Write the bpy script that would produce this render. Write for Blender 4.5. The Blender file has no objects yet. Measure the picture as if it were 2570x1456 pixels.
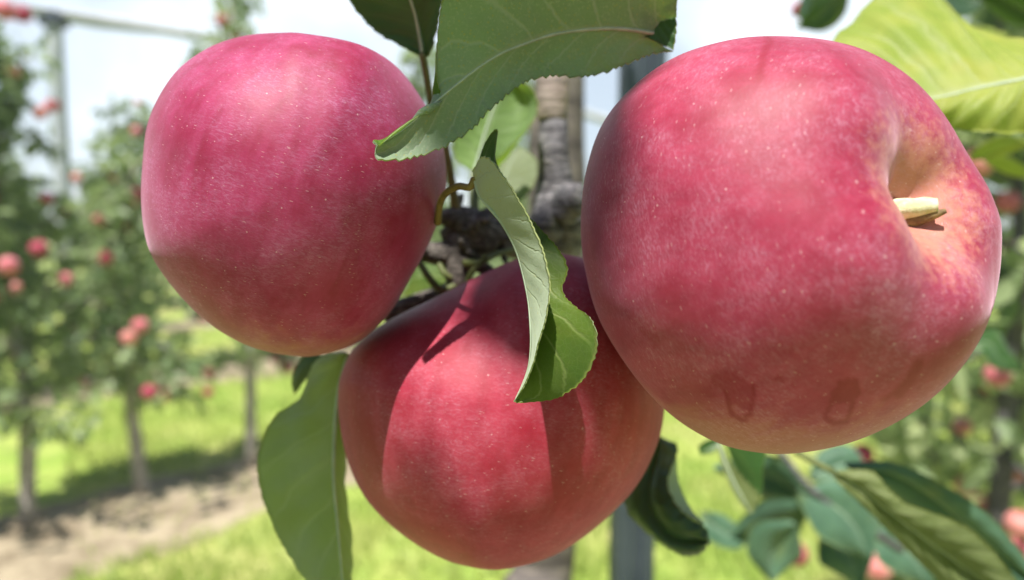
import bpy, math, random
import numpy as np
from mathutils import Vector, Matrix

rng = np.random.default_rng(7)
random.seed(7)
SC = bpy.context.scene
COL = SC.collection
R = math.radians

# ------------------------------------------------------------------ camera
F = 1740.0            # focal length in photo pixels (photo looked at 2569 px wide)
W0, H0 = 2569.0, 1456.0
CAMH = 1.40
PITCH = R(5.0)
camd = bpy.data.cameras.new('camera')
cam = bpy.data.objects.new('camera', camd)
COL.objects.link(cam)
cam.location = (0, 0, CAMH)
cam.rotation_euler = (R(90) - PITCH, 0, 0)
camd.sensor_width = 36.0
camd.lens = 36.0 * F / W0
camd.clip_start = 0.005
camd.clip_end = 3000
camd.dof.use_dof = True
camd.dof.focus_distance = 0.128
camd.dof.aperture_fstop = 9.5
camd.dof.aperture_blades = 0
SC.camera = cam

# ------------------------------------------------------------------ light
SUN = Vector((-0.13, -0.38, 0.90)).normalized()      # direction TOWARDS the sun
sun_el = math.asin(SUN.z)
world = bpy.data.worlds.new('World')
SC.world = world
world.use_nodes = True
wn = world.node_tree
wn.nodes.clear()
sky = wn.nodes.new('ShaderNodeTexSky')
sky.sky_type = 'NISHITA'
sky.sun_disc = False
sky.sun_elevation = sun_el
sky.sun_rotation = math.atan2(SUN.x, SUN.y)
sky.air_density = 1.0
sky.dust_density = 0.7
sky.ozone_density = 2.0
bg = wn.nodes.new('ShaderNodeBackground')
bg.inputs['Strength'].default_value = 0.056
# bright thin cloud over the blue
tc = wn.nodes.new('ShaderNodeTexCoord')
nz = wn.nodes.new('ShaderNodeTexNoise')
nz.inputs['Scale'].default_value = 2.2
nz.inputs['Detail'].default_value = 6
wn.links.new(tc.outputs['Generated'], nz.inputs['Vector'])
rmp = wn.nodes.new('ShaderNodeValToRGB')
rmp.color_ramp.elements[0].position = 0.42
rmp.color_ramp.elements[1].position = 0.66
rmp.color_ramp.elements[0].color = (0.38, 0.38, 0.38, 1)
rmp.color_ramp.elements[1].color = (1, 1, 1, 1)
wn.links.new(nz.outputs['Fac'], rmp.inputs['Fac'])
sxyz = wn.nodes.new('ShaderNodeSeparateXYZ')
wn.links.new(tc.outputs['Generated'], sxyz.inputs[0])


def wrange(sock, a, b_, lo=0.0, hi=1.0):
    nd = wn.nodes.new('ShaderNodeMapRange')
    nd.interpolation_type = 'SMOOTHSTEP'
    wn.links.new(sock, nd.inputs['Value'])
    for k, v_ in zip(('From Min', 'From Max', 'To Min', 'To Max'), (a, b_, lo, hi)):
        nd.inputs[k].default_value = v_
    return nd.outputs[0]


def wmul(a, b_):
    nd = wn.nodes.new('ShaderNodeMath')
    nd.operation = 'MULTIPLY'
    wn.links.new(a, nd.inputs[0])
    wn.links.new(b_, nd.inputs[1])
    return nd.outputs[0]


# a bright cloud bank is added low ahead, whitening the sky without front fill; clear sky overhead and behind
bank = wmul(wrange(sxyz.outputs[1], 0.05, 0.65), wrange(sxyz.outputs[2], 0.66, 0.36))
mx = wn.nodes.new('ShaderNodeMixRGB')
mx.inputs['Color2'].default_value = (14.6, 16.2, 17.4, 1)
wn.links.new(wmul(bank, rmp.outputs['Color']), mx.inputs['Fac'])
wn.links.new(sky.outputs['Color'], mx.inputs['Color1'])
wn.links.new(mx.outputs['Color'], bg.inputs['Color'])
wo = wn.nodes.new('ShaderNodeOutputWorld')
wn.links.new(bg.outputs['Background'], wo.inputs['Surface'])

sd = bpy.data.lights.new('sun', 'SUN')
sd.energy = 5.0
sd.angle = R(0.8)
sd.color = (1.0, 0.95, 0.87)
so = bpy.data.objects.new('sun', sd)
COL.objects.link(so)
so.rotation_euler = SUN.to_track_quat('Z', 'Y').to_euler()
so.location = (0, -2, 6)

vs = SC.view_settings
vs.view_transform = 'Standard'
vs.look = 'None'
vs.gamma = 1
vs.exposure = 0.79
SC.render.engine = 'CYCLES'
SC.cycles.max_bounces = 8
SC.cycles.transparent_max_bounces = 8
SC.cycles.use_denoising = True

# ------------------------------------------------------------------ helpers
RIGHT = np.array([1.0, 0, 0])
FWD = np.array([0, math.cos(PITCH), -math.sin(PITCH)])
UP = np.array([0, math.sin(PITCH), math.cos(PITCH)])
CAM = np.array([0, 0, CAMH])


def P(px, py, z):
    """a point of the place seen at photo pixel (px, py), z metres deep"""
    return CAM + RIGHT * ((px - W0 / 2) / F * z) + UP * (-(py - H0 / 2) / F * z) + FWD * z


def proj(p):
    q = np.asarray(p) - CAM
    z = q @ FWD
    return np.stack([W0 / 2 + F * (q @ RIGHT) / z, H0 / 2 - F * (q @ UP) / z, z], -1)


def on_ground(px, py):
    d = RIGHT * ((px - W0 / 2) / F) + UP * (-(py - H0 / 2) / F) + FWD
    return CAM + d * (CAMH / -d[2])


def mesh_np(name, V, faces, mats=(), parent=None, smooth=True, midx=None, uv=None, attrs=None):
    """faces: list of (n,k) int arrays; V (n,3)"""
    V = np.asarray(V, dtype=np.float64)
    me = bpy.data.meshes.new(name)
    loops = np.concatenate([f.reshape(-1) for f in faces]).astype(np.int32)
    counts = np.concatenate([np.full(len(f), f.shape[1]) for f in faces]).astype(np.int32)
    starts = np.concatenate([[0], np.cumsum(counts)[:-1]]).astype(np.int32)
    me.vertices.add(len(V))
    me.vertices.foreach_set('co', V.reshape(-1).astype(np.float32))
    me.loops.add(len(loops))
    me.loops.foreach_set('vertex_index', loops)
    me.polygons.add(len(counts))
    me.polygons.foreach_set('loop_start', starts)
    me.polygons.foreach_set('loop_total', counts)
    if midx is not None:
        me.polygons.foreach_set('material_index', np.asarray(midx, dtype=np.int32))
    me.polygons.foreach_set('use_smooth', np.full(len(counts), smooth))
    if uv is not None:
        l = me.uv_layers.new(name='UVMap')
        l.data.foreach_set('uv', np.asarray(uv, dtype=np.float32)[loops].reshape(-1))
    if attrs:
        for k, a in attrs.items():
            at = me.attributes.new(k, 'FLOAT', 'POINT')
            at.data.foreach_set('value', np.asarray(a, dtype=np.float32))
    me.update(calc_edges=True)
    me.validate()
    for m in mats:
        me.materials.append(m)
    o = bpy.data.objects.new(name, me)
    COL.objects.link(o)
    if parent is not None:
        o.parent = parent
    return o


def empty(name, loc=(0, 0, 0)):
    o = bpy.data.objects.new(name, None)
    o.empty_display_size = 0.01
    o.location = Vector([float(v) for v in loc])
    COL.objects.link(o)
    return o


def tag(o, label, cat, group=None, kind=None):
    if label:
        o['label'] = label
    if cat:
        o['category'] = cat
    if group:
        o['group'] = group
    if kind:
        o['kind'] = kind
    return o


def spline(pts, n):
    """Catmull-Rom through pts, resampled evenly by length"""
    p = np.asarray(pts, dtype=float)
    if len(p) == 2:
        t = np.linspace(0, 1, n)[:, None]
        return p[0] * (1 - t) + p[1] * t
    q = np.vstack([2 * p[0] - p[1], p, 2 * p[-1] - p[-2]])
    out = []
    for i in range(1, len(q) - 2):
        t = np.linspace(0, 1, 24, endpoint=False)[:, None]
        a, b, c, d = q[i - 1], q[i], q[i + 1], q[i + 2]
        out.append(0.5 * (2 * b + (c - a) * t + (2 * a - 5 * b + 4 * c - d) * t ** 2 + (3 * b - a - 3 * c + d) * t ** 3))
    out.append(p[-1:])
    c = np.vstack(out)
    s = np.concatenate([[0], np.cumsum(np.linalg.norm(np.diff(c, axis=0), axis=1))])
    u = np.linspace(0, s[-1], n)
    return np.stack([np.interp(u, s, c[:, k]) for k in range(c.shape[1])], 1)


def vnoise(x, seed=0):
    """cheap smooth noise for arrays (n,3) -> about -1..1"""
    x = np.asarray(x)
    r = np.random.default_rng(seed)
    v = 0
    for k in range(6):
        d = r.normal(size=3)
        v = v + np.sin(x @ d + r.uniform(0, 6.28)) * np.cos(x @ r.normal(size=3) + r.uniform(0, 6.28))
    return v / 3.0


def tube_geo(pts, rad, n=12, seg=None, bump=0.0, bfreq=40.0, seed=0):
    seg = seg or max(8, len(pts) * 6)
    pr = np.hstack([np.asarray(pts, float), np.asarray(rad, float)[:, None]])
    c = spline(pr, seg)
    p, r = c[:, :3], np.maximum(c[:, 3], 1e-5)
    t = np.gradient(p, axis=0)
    t /= np.linalg.norm(t, axis=1)[:, None] + 1e-12
    a = np.array([0.31, 0.2, 0.93])
    n0 = np.cross(t[0], a)
    n0 /= np.linalg.norm(n0)
    V = []
    ang = np.linspace(0, 2 * np.pi, n, endpoint=False)
    for i in range(len(p)):
        n0 = n0 - t[i] * (n0 @ t[i])
        n0 /= np.linalg.norm(n0)
        b = np.cross(t[i], n0)
        V.append(p[i] + r[i] * (np.cos(ang)[:, None] * n0 + np.sin(ang)[:, None] * b))
    V = np.array(V)
    if bump:
        d = V - p[:, None]
        f = 1 + bump * vnoise(V.reshape(-1, 3) * bfreq, seed).reshape(V.shape[:2])
        V = p[:, None] + d * f[..., None]
    m = len(p)
    idx = np.arange(m * n).reshape(m, n)
    q = np.stack([idx[:-1], np.roll(idx[:-1], -1, 1), np.roll(idx[1:], -1, 1), idx[1:]], -1).reshape(-1, 4)
    V = np.vstack([V.reshape(-1, 3), p[0], p[-1]])
    c0 = np.stack([np.full(n, m * n), np.roll(idx[0], -1), idx[0]], -1)
    c1 = np.stack([np.full(n, m * n + 1), idx[-1], np.roll(idx[-1], -1)], -1)
    return V, [q, np.vstack([c0, c1])]


def join(geos):
    V, Q, T, o = [], [], [], 0
    for v, fs in geos:
        V.append(v)
        for f in fs:
            (Q if f.shape[1] == 4 else T).append(f + o)
        o += len(v)
    fs = []
    if Q:
        fs.append(np.vstack(Q))
    if T:
        fs.append(np.vstack(T))
    return np.vstack(V), fs


def tube(name, pts, rad, mat, parent=None, **k):
    V, f = tube_geo(pts, rad, **k)
    if parent is not None:
        V = V - np.array(parent.location)
    return mesh_np(name, V, f, [mat], parent)


# ------------------------------------------------------------------ materials
def new_mat(name):
    m = bpy.data.materials.new(name)
    m.use_nodes = True
    nt = m.node_tree
    nt.nodes.clear()
    return m, nt


class NB:
    """small node helper"""

    def __init__(self, nt):
        self.nt = nt

    def n(self, kind, **kw):
        nd = self.nt.nodes.new('ShaderNode' + kind)
        for k, v in kw.items():
            if k.startswith('i_'):
                nd.inputs[k[2:].replace('_', ' ')].default_value = v
            else:
                setattr(nd, k, v)
        return nd

    def link(self, a, b):
        self.nt.links.new(a, b)

    def val(self, sock, x):
        if hasattr(x, 'default_value') or hasattr(x, 'is_linked'):
            self.link(x, sock)
        else:
            sock.default_value = x

    def math(self, op, a, b=0.0, c=0.0, clamp=False):
        nd = self.n('Math', operation=op, use_clamp=clamp)
        self.val(nd.inputs[0], a)
        self.val(nd.inputs[1], b)
        self.val(nd.inputs[2], c)
        return nd.outputs[0]

    def mix(self, f, a, b, blend='MIX'):
        nd = self.n('MixRGB', blend_type=blend)
        for s, x in zip(nd.inputs, (f, a, b)):
            if isinstance(x, tuple) and len(x) == 3:
                x = x + (1,)
            self.val(s, x)
        return nd.outputs[0]

    def noise(self, vec, scale, detail=3.0, rough=0.55, dist=0.0):
        nd = self.n('TexNoise')
        if vec is not None:
            self.link(vec, nd.inputs['Vector'])
        nd.inputs['Scale'].default_value = scale
        nd.inputs['Detail'].default_value = detail
        nd.inputs['Roughness'].default_value = rough
        nd.inputs['Distortion'].default_value = dist
        return nd.outputs['Fac']

    def ramp(self, f, lo, hi, a=0.0, b=1.0):
        nd = self.n('MapRange', interpolation_type='SMOOTHSTEP')
        self.val(nd.inputs['Value'], f)
        nd.inputs['From Min'].default_value = lo
        nd.inputs['From Max'].default_value = hi
        nd.inputs['To Min'].default_value = a
        nd.inputs['To Max'].default_value = b
        return nd.outputs[0]

    def attr(self, name):
        return self.n('Attribute', attribute_name=name).outputs['Fac']

    def scale(self, vec, s):
        nd = self.n('VectorMath', operation='MULTIPLY')
        self.link(vec, nd.inputs[0])
        nd.inputs[1].default_value = s
        return nd.outputs[0]

    def bump(self, h, strength=0.2, dist=0.001):
        nd = self.n('Bump')
        self.link(h, nd.inputs['Height'])
        nd.inputs['Strength'].default_value = strength
        nd.inputs['Distance'].default_value = dist
        return nd.outputs[0]

    def out(self, sh):
        o = self.n('OutputMaterial')
        self.link(sh, o.inputs['Surface'])


def principled(b, color, rough=0.5, spec=0.4, normal=None, **kw):
    p = b.n('BsdfPrincipled')
    if isinstance(color, tuple):
        color = color + (1,) if len(color) == 3 else color
    b.val(p.inputs['Base Color'], color)
    b.val(p.inputs['Roughness'], rough)
    p.inputs['Specular IOR Level'].default_value = spec
    if normal is not None:
        b.link(normal, p.inputs['Normal'])
    for k, v in kw.items():
        b.val(p.inputs[k.replace('_', ' ')], v)
    return p.outputs[0]


def mat_apple(name, seed, r, bloom=1.0, sheen=.26, bcol=(0.60, 0.33, 0.44), deep=(0.33, 0.012, 0.035), rose=(0.52, 0.055, 0.135)):
    m, nt = new_mat(name)
    b = NB(nt)
    tcn = b.n('TexCoord')
    mp = b.n('Mapping')
    b.link(tcn.outputs['Object'], mp.inputs['Vector'])
    mp.inputs['Scale'].default_value = (1 / r, 1 / r, 1 / r)
    mp.inputs['Location'].default_value = (seed * 3.1, seed * 1.7, 0)
    pos = mp.outputs['Vector']
    unit = b.scale(tcn.outputs['Object'], (1 / r, 1 / r, 1 / r))
    n_big = b.noise(pos, 1.6, 4, 0.55)
    streak = b.noise(b.scale(pos, (9, 9, 1.3)), 1.0, 4, 0.6, 0.3)
    streak2 = b.noise(b.scale(pos, (26, 26, 4)), 1.0, 3, 0.6)
    mott = b.noise(pos, 16, 5, 0.65)
    f = b.math('ADD', b.math('MULTIPLY', n_big, 0.42), b.math('MULTIPLY', streak, 0.33))
    f = b.math('ADD', f, b.math('MULTIPLY', streak2, 0.12))
    f = b.math('ADD', f, b.math('MULTIPLY', mott, 0.16))
    f = b.ramp(f, 0.36, 0.72)
    col = b.mix(f, deep, rose)
    # orange-yellow ground colour round the stem; lower side browned by less blush and painted lawn bounce
    thin = b.attr('thin')
    tn = b.math('ADD', thin, b.math('MULTIPLY', b.math('SUBTRACT', streak, 0.5), 1.1))
    tn = b.ramp(tn, 0.30, 0.95)
    col = b.mix(b.math('MULTIPLY', tn, 0.7), col, (0.33, 0.125, 0.050))
    stemz = b.attr('stemz')
    sn = b.math('ADD', stemz, b.math('MULTIPLY', b.math('SUBTRACT', streak2, 0.5), 0.9))
    sn = b.ramp(sn, 0.35, 0.95)
    col = b.mix(b.math('MULTIPLY', sn, 0.72), col, (0.58, 0.27, 0.165))
    # waxy bloom: pale fibres and clouds, rubbed off in places
    rub = b.attr('rub')
    fib = b.noise(b.scale(pos, (30, 30, 90)), 1.0, 3, 0.7, 1.2)
    cloud = b.noise(pos, 3.2, 6, 0.62)
    bl = b.math('MULTIPLY', b.ramp(fib, 0.40, 0.78), b.ramp(cloud, 0.30, 0.75))
    bl = b.math('ADD', b.math('MULTIPLY', bl, 0.36 * bloom), b.math('MULTIPLY', b.ramp(cloud, 0.2, 0.9), 0.09 * bloom))
    keep = b.math('SUBTRACT', 1.0, rub, clamp=True)
    bl = b.math('MULTIPLY', bl, keep)
    col = b.mix(bl, col, bcol)
    col = b.mix(b.math('MULTIPLY', rub, 0.75), col, (0.20, 0.004, 0.010))
    # lenticels and short pale scratches
    vo = b.n('TexVoronoi')
    vo.inputs['Scale'].default_value = 23
    vo.inputs['Randomness'].default_value = 1
    b.link(pos, vo.inputs['Vector'])
    sc = b.n('SeparateColor')
    b.link(vo.outputs['Color'], sc.inputs[0])
    thr = b.math('MULTIPLY', b.math('POWER', sc.outputs[0], 2.4), 0.115)
    spot = b.math('LESS_THAN', vo.outputs['Distance'], thr)
    vo2 = b.n('TexVoronoi')
    vo2.inputs['Scale'].default_value = 1
    vs2 = b.scale(pos, (24, 24, 100))
    b.link(vs2, vo2.inputs['Vector'])
    sc2 = b.n('SeparateColor')
    b.link(vo2.outputs['Color'], sc2.inputs[0])
    thr2 = b.math('MULTIPLY', b.math('POWER', sc2.outputs[1], 3.5), 0.24)
    scr = b.math('LESS_THAN', vo2.outputs['Distance'], thr2)
    sp = b.math('ADD', b.math('MULTIPLY', spot, 0.45), b.math('MULTIPLY', scr, 0.30), clamp=True)
    sp = b.math('MULTIPLY', sp, keep)
    col = b.mix(sp, col, (0.72, 0.50, 0.52))
    nrm = b.bump(b.math('ADD', mott, b.math('MULTIPLY', fib, 0.6)), 0.10, 0.0006)
    rough = b.math('ADD', 0.45, b.math('MULTIPLY', cloud, 0.16))
    sh = principled(b, col, rough, 0.31, nrm, Sheen_Weight=sheen, Sheen_Roughness=0.40, Sheen_Tint=(0.95, 0.66, 0.88, 1),
                    Subsurface_Weight=0.05, Subsurface_Scale=0.004, Subsurface_Radius=(1.0, 0.25, 0.15))
    b.out(sh)
    for nd in [x for x in nt.nodes if x.type == 'SEPARATE_COLOR' and not x.inputs[0].is_linked]:
        nt.nodes.remove(nd)
    return m


def mat_leaf(name, base, alt, vein, rough=0.5, spec=0.35, trans=0.35, tcol=(0.30, 0.48, 0.06), veinw=0.06, nveins=9,
             fuzz=0.0, veinf=0.6, edge=(0.33, 0.36, 0.05), patch=(0.30, 0.30, 0.05), patchf=0.3):
    m, nt = new_mat(name)
    b = NB(nt)
    tcn = b.n('TexCoord')
    sx = b.n('SeparateXYZ')
    b.link(tcn.outputs['UV'], sx.inputs[0])
    u, v = sx.outputs[0], sx.outputs[1]
    av = b.math('ABSOLUTE', b.math('SUBTRACT', b.math('MULTIPLY', v, 2.0), 1.0))       # 0 at the midrib, 1 at the margin
    obj = tcn.outputs['Object']
    wob = b.noise(obj, 120, 3)
    side = b.math('MULTIPLY', b.math('SIGN', b.math('SUBTRACT', v, 0.5)), 0.23)
    ph = b.math('SUBTRACT', b.math('MULTIPLY', u, nveins), b.math('MULTIPLY', b.math('POWER', av, 0.8), 1.9))
    ph = b.math('ADD', ph, side)
    ph = b.math('ADD', ph, b.math('MULTIPLY', b.math('SUBTRACT', wob, 0.5), 0.55))
    tri = b.math('ABSOLUTE', b.math('SUBTRACT', b.math('FRACT', ph), 0.5))          # 0 on a lateral vein
    lat = b.math('SUBTRACT', 1.0, b.ramp(tri, 0.0, veinw))
    lat = b.math('MULTIPLY', lat, b.ramp(av, 0.6, 1.0, 1.0, 0.25))
    mid = b.math('SUBTRACT', 1.0, b.ramp(av, 0.0, 0.055))
    net = b.n('TexVoronoi', feature='DISTANCE_TO_EDGE')
    net.inputs['Scale'].default_value = 900
    b.link(obj, net.inputs['Vector'])
    netv = b.math('SUBTRACT', 1.0, b.ramp(net.outputs['Distance'], 0.0, 0.09))
    nb = b.noise(obj, 55, 5, 0.6)
    nf = b.noise(obj, 700, 4, 0.7)
    col = b.mix(b.ramp(nb, 0.36, 0.66), base, alt)
    col = b.mix(b.math('MULTIPLY', b.ramp(b.noise(obj, 38, 2), 0.55, 0.72), patchf), col, patch)
    col = b.mix(b.math('MULTIPLY', netv, 0.22 * veinf), col, vein)
    col = b.mix(b.math('MULTIPLY', lat, veinf), col, vein)
    col = b.mix(b.math('MULTIPLY', mid, min(1.0, veinf + 0.25)), col, vein)
    col = b.mix(b.math('MULTIPLY', b.ramp(av, 0.955, 0.995), 0.6), col, edge)
    if fuzz:
        hair = b.noise(b.scale(obj, (1.0, 0.35, 1.0)), 1500, 2, 0.7)
        col = b.mix(b.math('MULTIPLY', b.ramp(hair, 0.52, 0.72), fuzz), col, (0.44, 0.52, 0.34))
        fleck = b.n('TexVoronoi')
        fleck.inputs['Scale'].default_value = 900
        b.link(obj, fleck.inputs['Vector'])
        col = b.mix(b.math('MULTIPLY', b.math('LESS_THAN', fleck.outputs['Distance'], 0.20), fuzz * 0.9), col, (0.46, 0.44, 0.16))
    h = b.math('SUBTRACT', b.math('MULTIPLY', b.math('SUBTRACT', 1.0, b.math('ADD', b.math('MULTIPLY', lat, 0.8), b.math('MULTIPLY', mid, 1.0))), 1.0),
               b.math('MULTIPLY', netv, 0.12))
    h = b.math('ADD', h, b.math('MULTIPLY', nf, 0.35))
    nrm = b.bump(h, 0.30, 0.0005)
    sh = principled(b, col, rough, spec, nrm, Sheen_Weight=0.15 + 0.5 * fuzz, Sheen_Roughness=0.6, Sheen_Tint=(0.8, 0.95, 0.8, 1))
    tr = b.n('BsdfTranslucent')
    tcv = b.mix(b.math('MULTIPLY', b.math('MAXIMUM', lat, mid), 0.35), tcol, (0.42, 0.52, 0.16))
    tcv = b.mix(b.math('MULTIPLY', b.ramp(nb, 0.3, 0.7), 0.3), tcv, (tcol[0] * 0.6, tcol[1] * 0.7, tcol[2] * 0.6))
    b.link(tcv, tr.inputs['Color'])
    ms = b.n('MixShader')
    ms.inputs[0].default_value = trans
    b.link(sh, ms.inputs[1])
    b.link(tr.outputs[0], ms.inputs[2])
    b.out(ms.outputs[0])
    return m


def mat_foliage(name, dark, light, tcol, trans=0.4):
    m, nt = new_mat(name)
    b = NB(nt)
    t = b.attr('tone')
    col = b.mix(t, dark, light)
    sh = principled(b, col, 0.45, 0.4)
    tr = b.n('BsdfTranslucent')
    b.link(b.mix(t, (tcol[0] * 0.6, tcol[1] * 0.7, tcol[2] * 0.6), tcol), tr.inputs['Color'])
    ms = b.n('MixShader')
    ms.inputs[0].default_value = trans
    b.link(sh, ms.inputs[1])
    b.link(tr.outputs[0], ms.inputs[2])
    b.out(ms.outputs[0])
    return m


def mat_bark(name, c1, c2, c3, scale=60, rings=0.0, rough=0.8, bstr=0.5, bd=0.002):
    m, nt = new_mat(name)
    b = NB(nt)
    tcn = b.n('TexCoord')
    obj = tcn.outputs['Object']
    a = b.noise(obj, scale, 6, 0.65, 0.4)
    c = b.noise(b.scale(obj, (1, 1, 3.5)), scale * 1.2, 4, 0.6)
    col = b.mix(b.ramp(a, 0.35, 0.65), c1, c2)
    col = b.mix(b.ramp(c, 0.5, 0.68), col, c3)
    if rings:
        w = b.n('TexWave', bands_direction='Z')
        w.inputs['Scale'].default_value = rings
        w.inputs['Distortion'].default_value = 3.5
        w.inputs['Detail'].default_value = 3
        b.link(obj, w.inputs['Vector'])
        col = b.mix(b.math('MULTIPLY', b.ramp(w.outputs['Fac'], 0.78, 0.95), 0.55), col, (c1[0] * 0.35, c1[1] * 0.35, c1[2] * 0.35))
    nrm = b.bump(b.math('ADD', a, c), bstr, bd)
    b.out(principled(b, col, rough, 0.25, nrm))
    return m


def mat_simple(name, c1, c2, scale, rough=0.5, metallic=0.0, spec=0.4, bstr=0.1):
    m, nt = new_mat(name)
    b = NB(nt)
    tcn = b.n('TexCoord')
    a = b.noise(tcn.outputs['Object'], scale, 5, 0.65)
    col = b.mix(b.ramp(a, 0.35, 0.65), c1, c2)
    b.out(principled(b, col, rough, spec, b.bump(a, bstr, 0.001), Metallic=metallic))
    return m


M = {}
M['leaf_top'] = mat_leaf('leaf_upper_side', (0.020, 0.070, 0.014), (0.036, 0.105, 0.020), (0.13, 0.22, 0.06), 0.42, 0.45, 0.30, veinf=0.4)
M['leaf_under'] = mat_leaf('leaf_under_side', (0.33, 0.41, 0.24), (0.42, 0.50, 0.33), (0.50, 0.55, 0.38), 0.8, 0.15, 0.30, fuzz=0.35, veinf=0.45)
M['leaf_felt'] = mat_leaf('leaf_felted_under_side', (0.36, 0.43, 0.27), (0.46, 0.53, 0.37), (0.46, 0.52, 0.35), 0.85, 0.12, 0.30, fuzz=0.6, veinf=0.22, patchf=0.1)
M['leaf_fuzzy'] = mat_leaf('leaf_fuzzy_green', (0.225, 0.340, 0.200), (0.310, 0.430, 0.270), (0.48, 0.55, 0.43), 0.6, 0.3, 0.48, fuzz=0.9, veinf=0.65, veinw=0.085,
                           tcol=(0.34, 0.50, 0.10), patch=(0.42, 0.45, 0.10), patchf=0.8, nveins=8)
M['leaf_olive'] = mat_leaf('leaf_yellowing_upper_side', (0.070, 0.135, 0.016), (0.13, 0.18, 0.020), (0.30, 0.35, 0.12), 0.5, 0.35, 0.46, veinf=0.65, veinw=0.09, nveins=8,
                           patch=(0.20, 0.19, 0.02), patchf=0.65)
M['leaf_back'] = mat_leaf('leaf_sunlit_back', (0.05, 0.12, 0.025), (0.08, 0.17, 0.035), (0.2, 0.3, 0.1), 0.45, 0.35, 0.72, tcol=(0.66, 0.82, 0.26), veinf=0.4)
M['leaf_shade'] = mat_leaf('leaf_shaded_upper_side', (0.014, 0.046, 0.014), (0.026, 0.072, 0.022), (0.06, 0.11, 0.04), 0.36, 0.5, 0.12, veinf=0.3)  # darker copy of the upper side, shade put into its colour
M['leaf_lime'] = mat_leaf('leaf_yellow_green_side', (0.26, 0.34, 0.045), (0.40, 0.44, 0.08), (0.46, 0.50, 0.22), 0.5, 0.3, 0.45, tcol=(0.60, 0.68, 0.20),
                          veinf=0.6, patch=(0.42, 0.40, 0.07), patchf=0.6, nveins=7, veinw=0.09)
M['leaf_greyolive'] = mat_leaf('leaf_olive_under_side', (0.29, 0.345, 0.19), (0.42, 0.47, 0.32), (0.50, 0.55, 0.33), 0.65, 0.25, 0.50, tcol=(0.50, 0.62, 0.12), fuzz=0.25, veinf=0.7,
                               nveins=7, veinw=0.11, patch=(0.30, 0.33, 0.04), patchf=0.6)
M['leaf_pale'] = mat_leaf('leaf_pale_under_side', (0.15, 0.25, 0.08), (0.22, 0.33, 0.12), (0.36, 0.45, 0.28), 0.6, 0.25, 0.48, tcol=(0.50, 0.62, 0.18), veinf=0.6, patch=(0.36, 0.36, 0.08), patchf=.5, nveins=6)
M['leaf_dull'] = mat_leaf('leaf_dull_olive_side', (0.11, 0.145, 0.035), (0.16, 0.20, 0.065), (0.36, 0.40, 0.20), 0.6, 0.3, 0.32, tcol=(0.45, 0.50, 0.10), fuzz=0.2, veinf=0.6, nveins=7, veinw=0.10, patch=(0.2, 0.2, 0.03), patchf=.5)
M['leaf_teal'] = mat_leaf('leaf_bluish_upper_side', (0.060, 0.135, 0.085), (0.095, 0.190, 0.120), (0.15, 0.24, 0.14), 0.55, 0.4, 0.25, veinf=0.35)
M['stalk'] = mat_simple('leaf_stalk_green', (0.09, 0.115, 0.03), (0.15, 0.17, 0.06), 300, 0.55)
M['stalk_brown'] = mat_simple('leaf_stalk_olive_brown', (0.13, 0.10, 0.03), (0.20, 0.15, 0.05), 300, 0.55)
M['rib'] = mat_simple('leaf_midrib_grey_green', (0.33, 0.41, 0.29), (0.42, 0.49, 0.36), 300, 0.6)
M['stalk_pale'] = mat_simple('stalk_pale_cut', (0.50, 0.52, 0.28), (0.70, 0.68, 0.48), 500, 0.75, bstr=.4)
M['stem_tip'] = mat_simple('stem_brown_end', (0.16, 0.10, 0.05), (0.30, 0.22, 0.10), 500, 0.8)
M['bark'] = mat_bark('grey_apple_bark', (0.075, 0.070, 0.076), (0.17, 0.165, 0.175), (0.27, 0.255, 0.26), 170, 40, bstr=.8)
M['bark_dark'] = mat_bark('brown_apple_bark', (0.10, 0.085, 0.08), (0.16, 0.14, 0.125), (0.22, 0.19, 0.16), 45, 8)
M['bark_tan'] = mat_bark('tan_peeled_bark', (0.30, 0.24, 0.21), (0.40, 0.33, 0.29), (0.20, 0.17, 0.15), 60)
M['bark_far'] = mat_bark('pale_trunk_bark', (0.30, 0.27, 0.25), (0.45, 0.42, 0.38), (0.58, 0.55, 0.50), 9)
M['spur'] = mat_bark('spur_wood', (0.060, 0.050, 0.044), (0.15, 0.135, 0.12), (0.27, 0.24, 0.21), 330, 0, 0.85, 0.7, 0.001)
M['metal'] = mat_simple('galvanised_post_steel', (0.050, 0.068, 0.090), (0.072, 0.092, 0.118), 14, 0.55, 0.3)
M['concrete'] = mat_simple('pale_post_concrete', (0.36, 0.40, 0.43), (0.46, 0.50, 0.53), 12, 0.8)
M['net'] = mat_simple('pale_grey_netting', (0.44, 0.46, 0.50), (0.58, 0.60, 0.64), 25, 0.8)
M['wire'] = mat_simple('trellis_wire', (0.25, 0.26, 0.28), (0.32, 0.33, 0.35), 40, 0.4, 0.8)
M['fol'] = mat_foliage('orchard_foliage', (0.105, 0.170, 0.080), (0.31, 0.39, 0.19), (0.54, 0.66, 0.27))  # leaf colours lightened, with veiling lens glare put into them
M['fol_near'] = mat_foliage('near_row_foliage', (0.085, 0.165, 0.085), (0.54, 0.60, 0.34), (0.70, 0.80, 0.40), 0.48)
M['fol_shade'] = mat_foliage('overhead_shade_foliage', (0.025, 0.065, 0.018), (0.055, 0.115, 0.030), (0.22, 0.32, 0.06), 0.22)
M['grassblade'] = mat_foliage('grass_blades', (0.24, 0.36, 0.065), (0.52, 0.55, 0.19), (0.58, 0.68, 0.16), 0.40)


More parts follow.
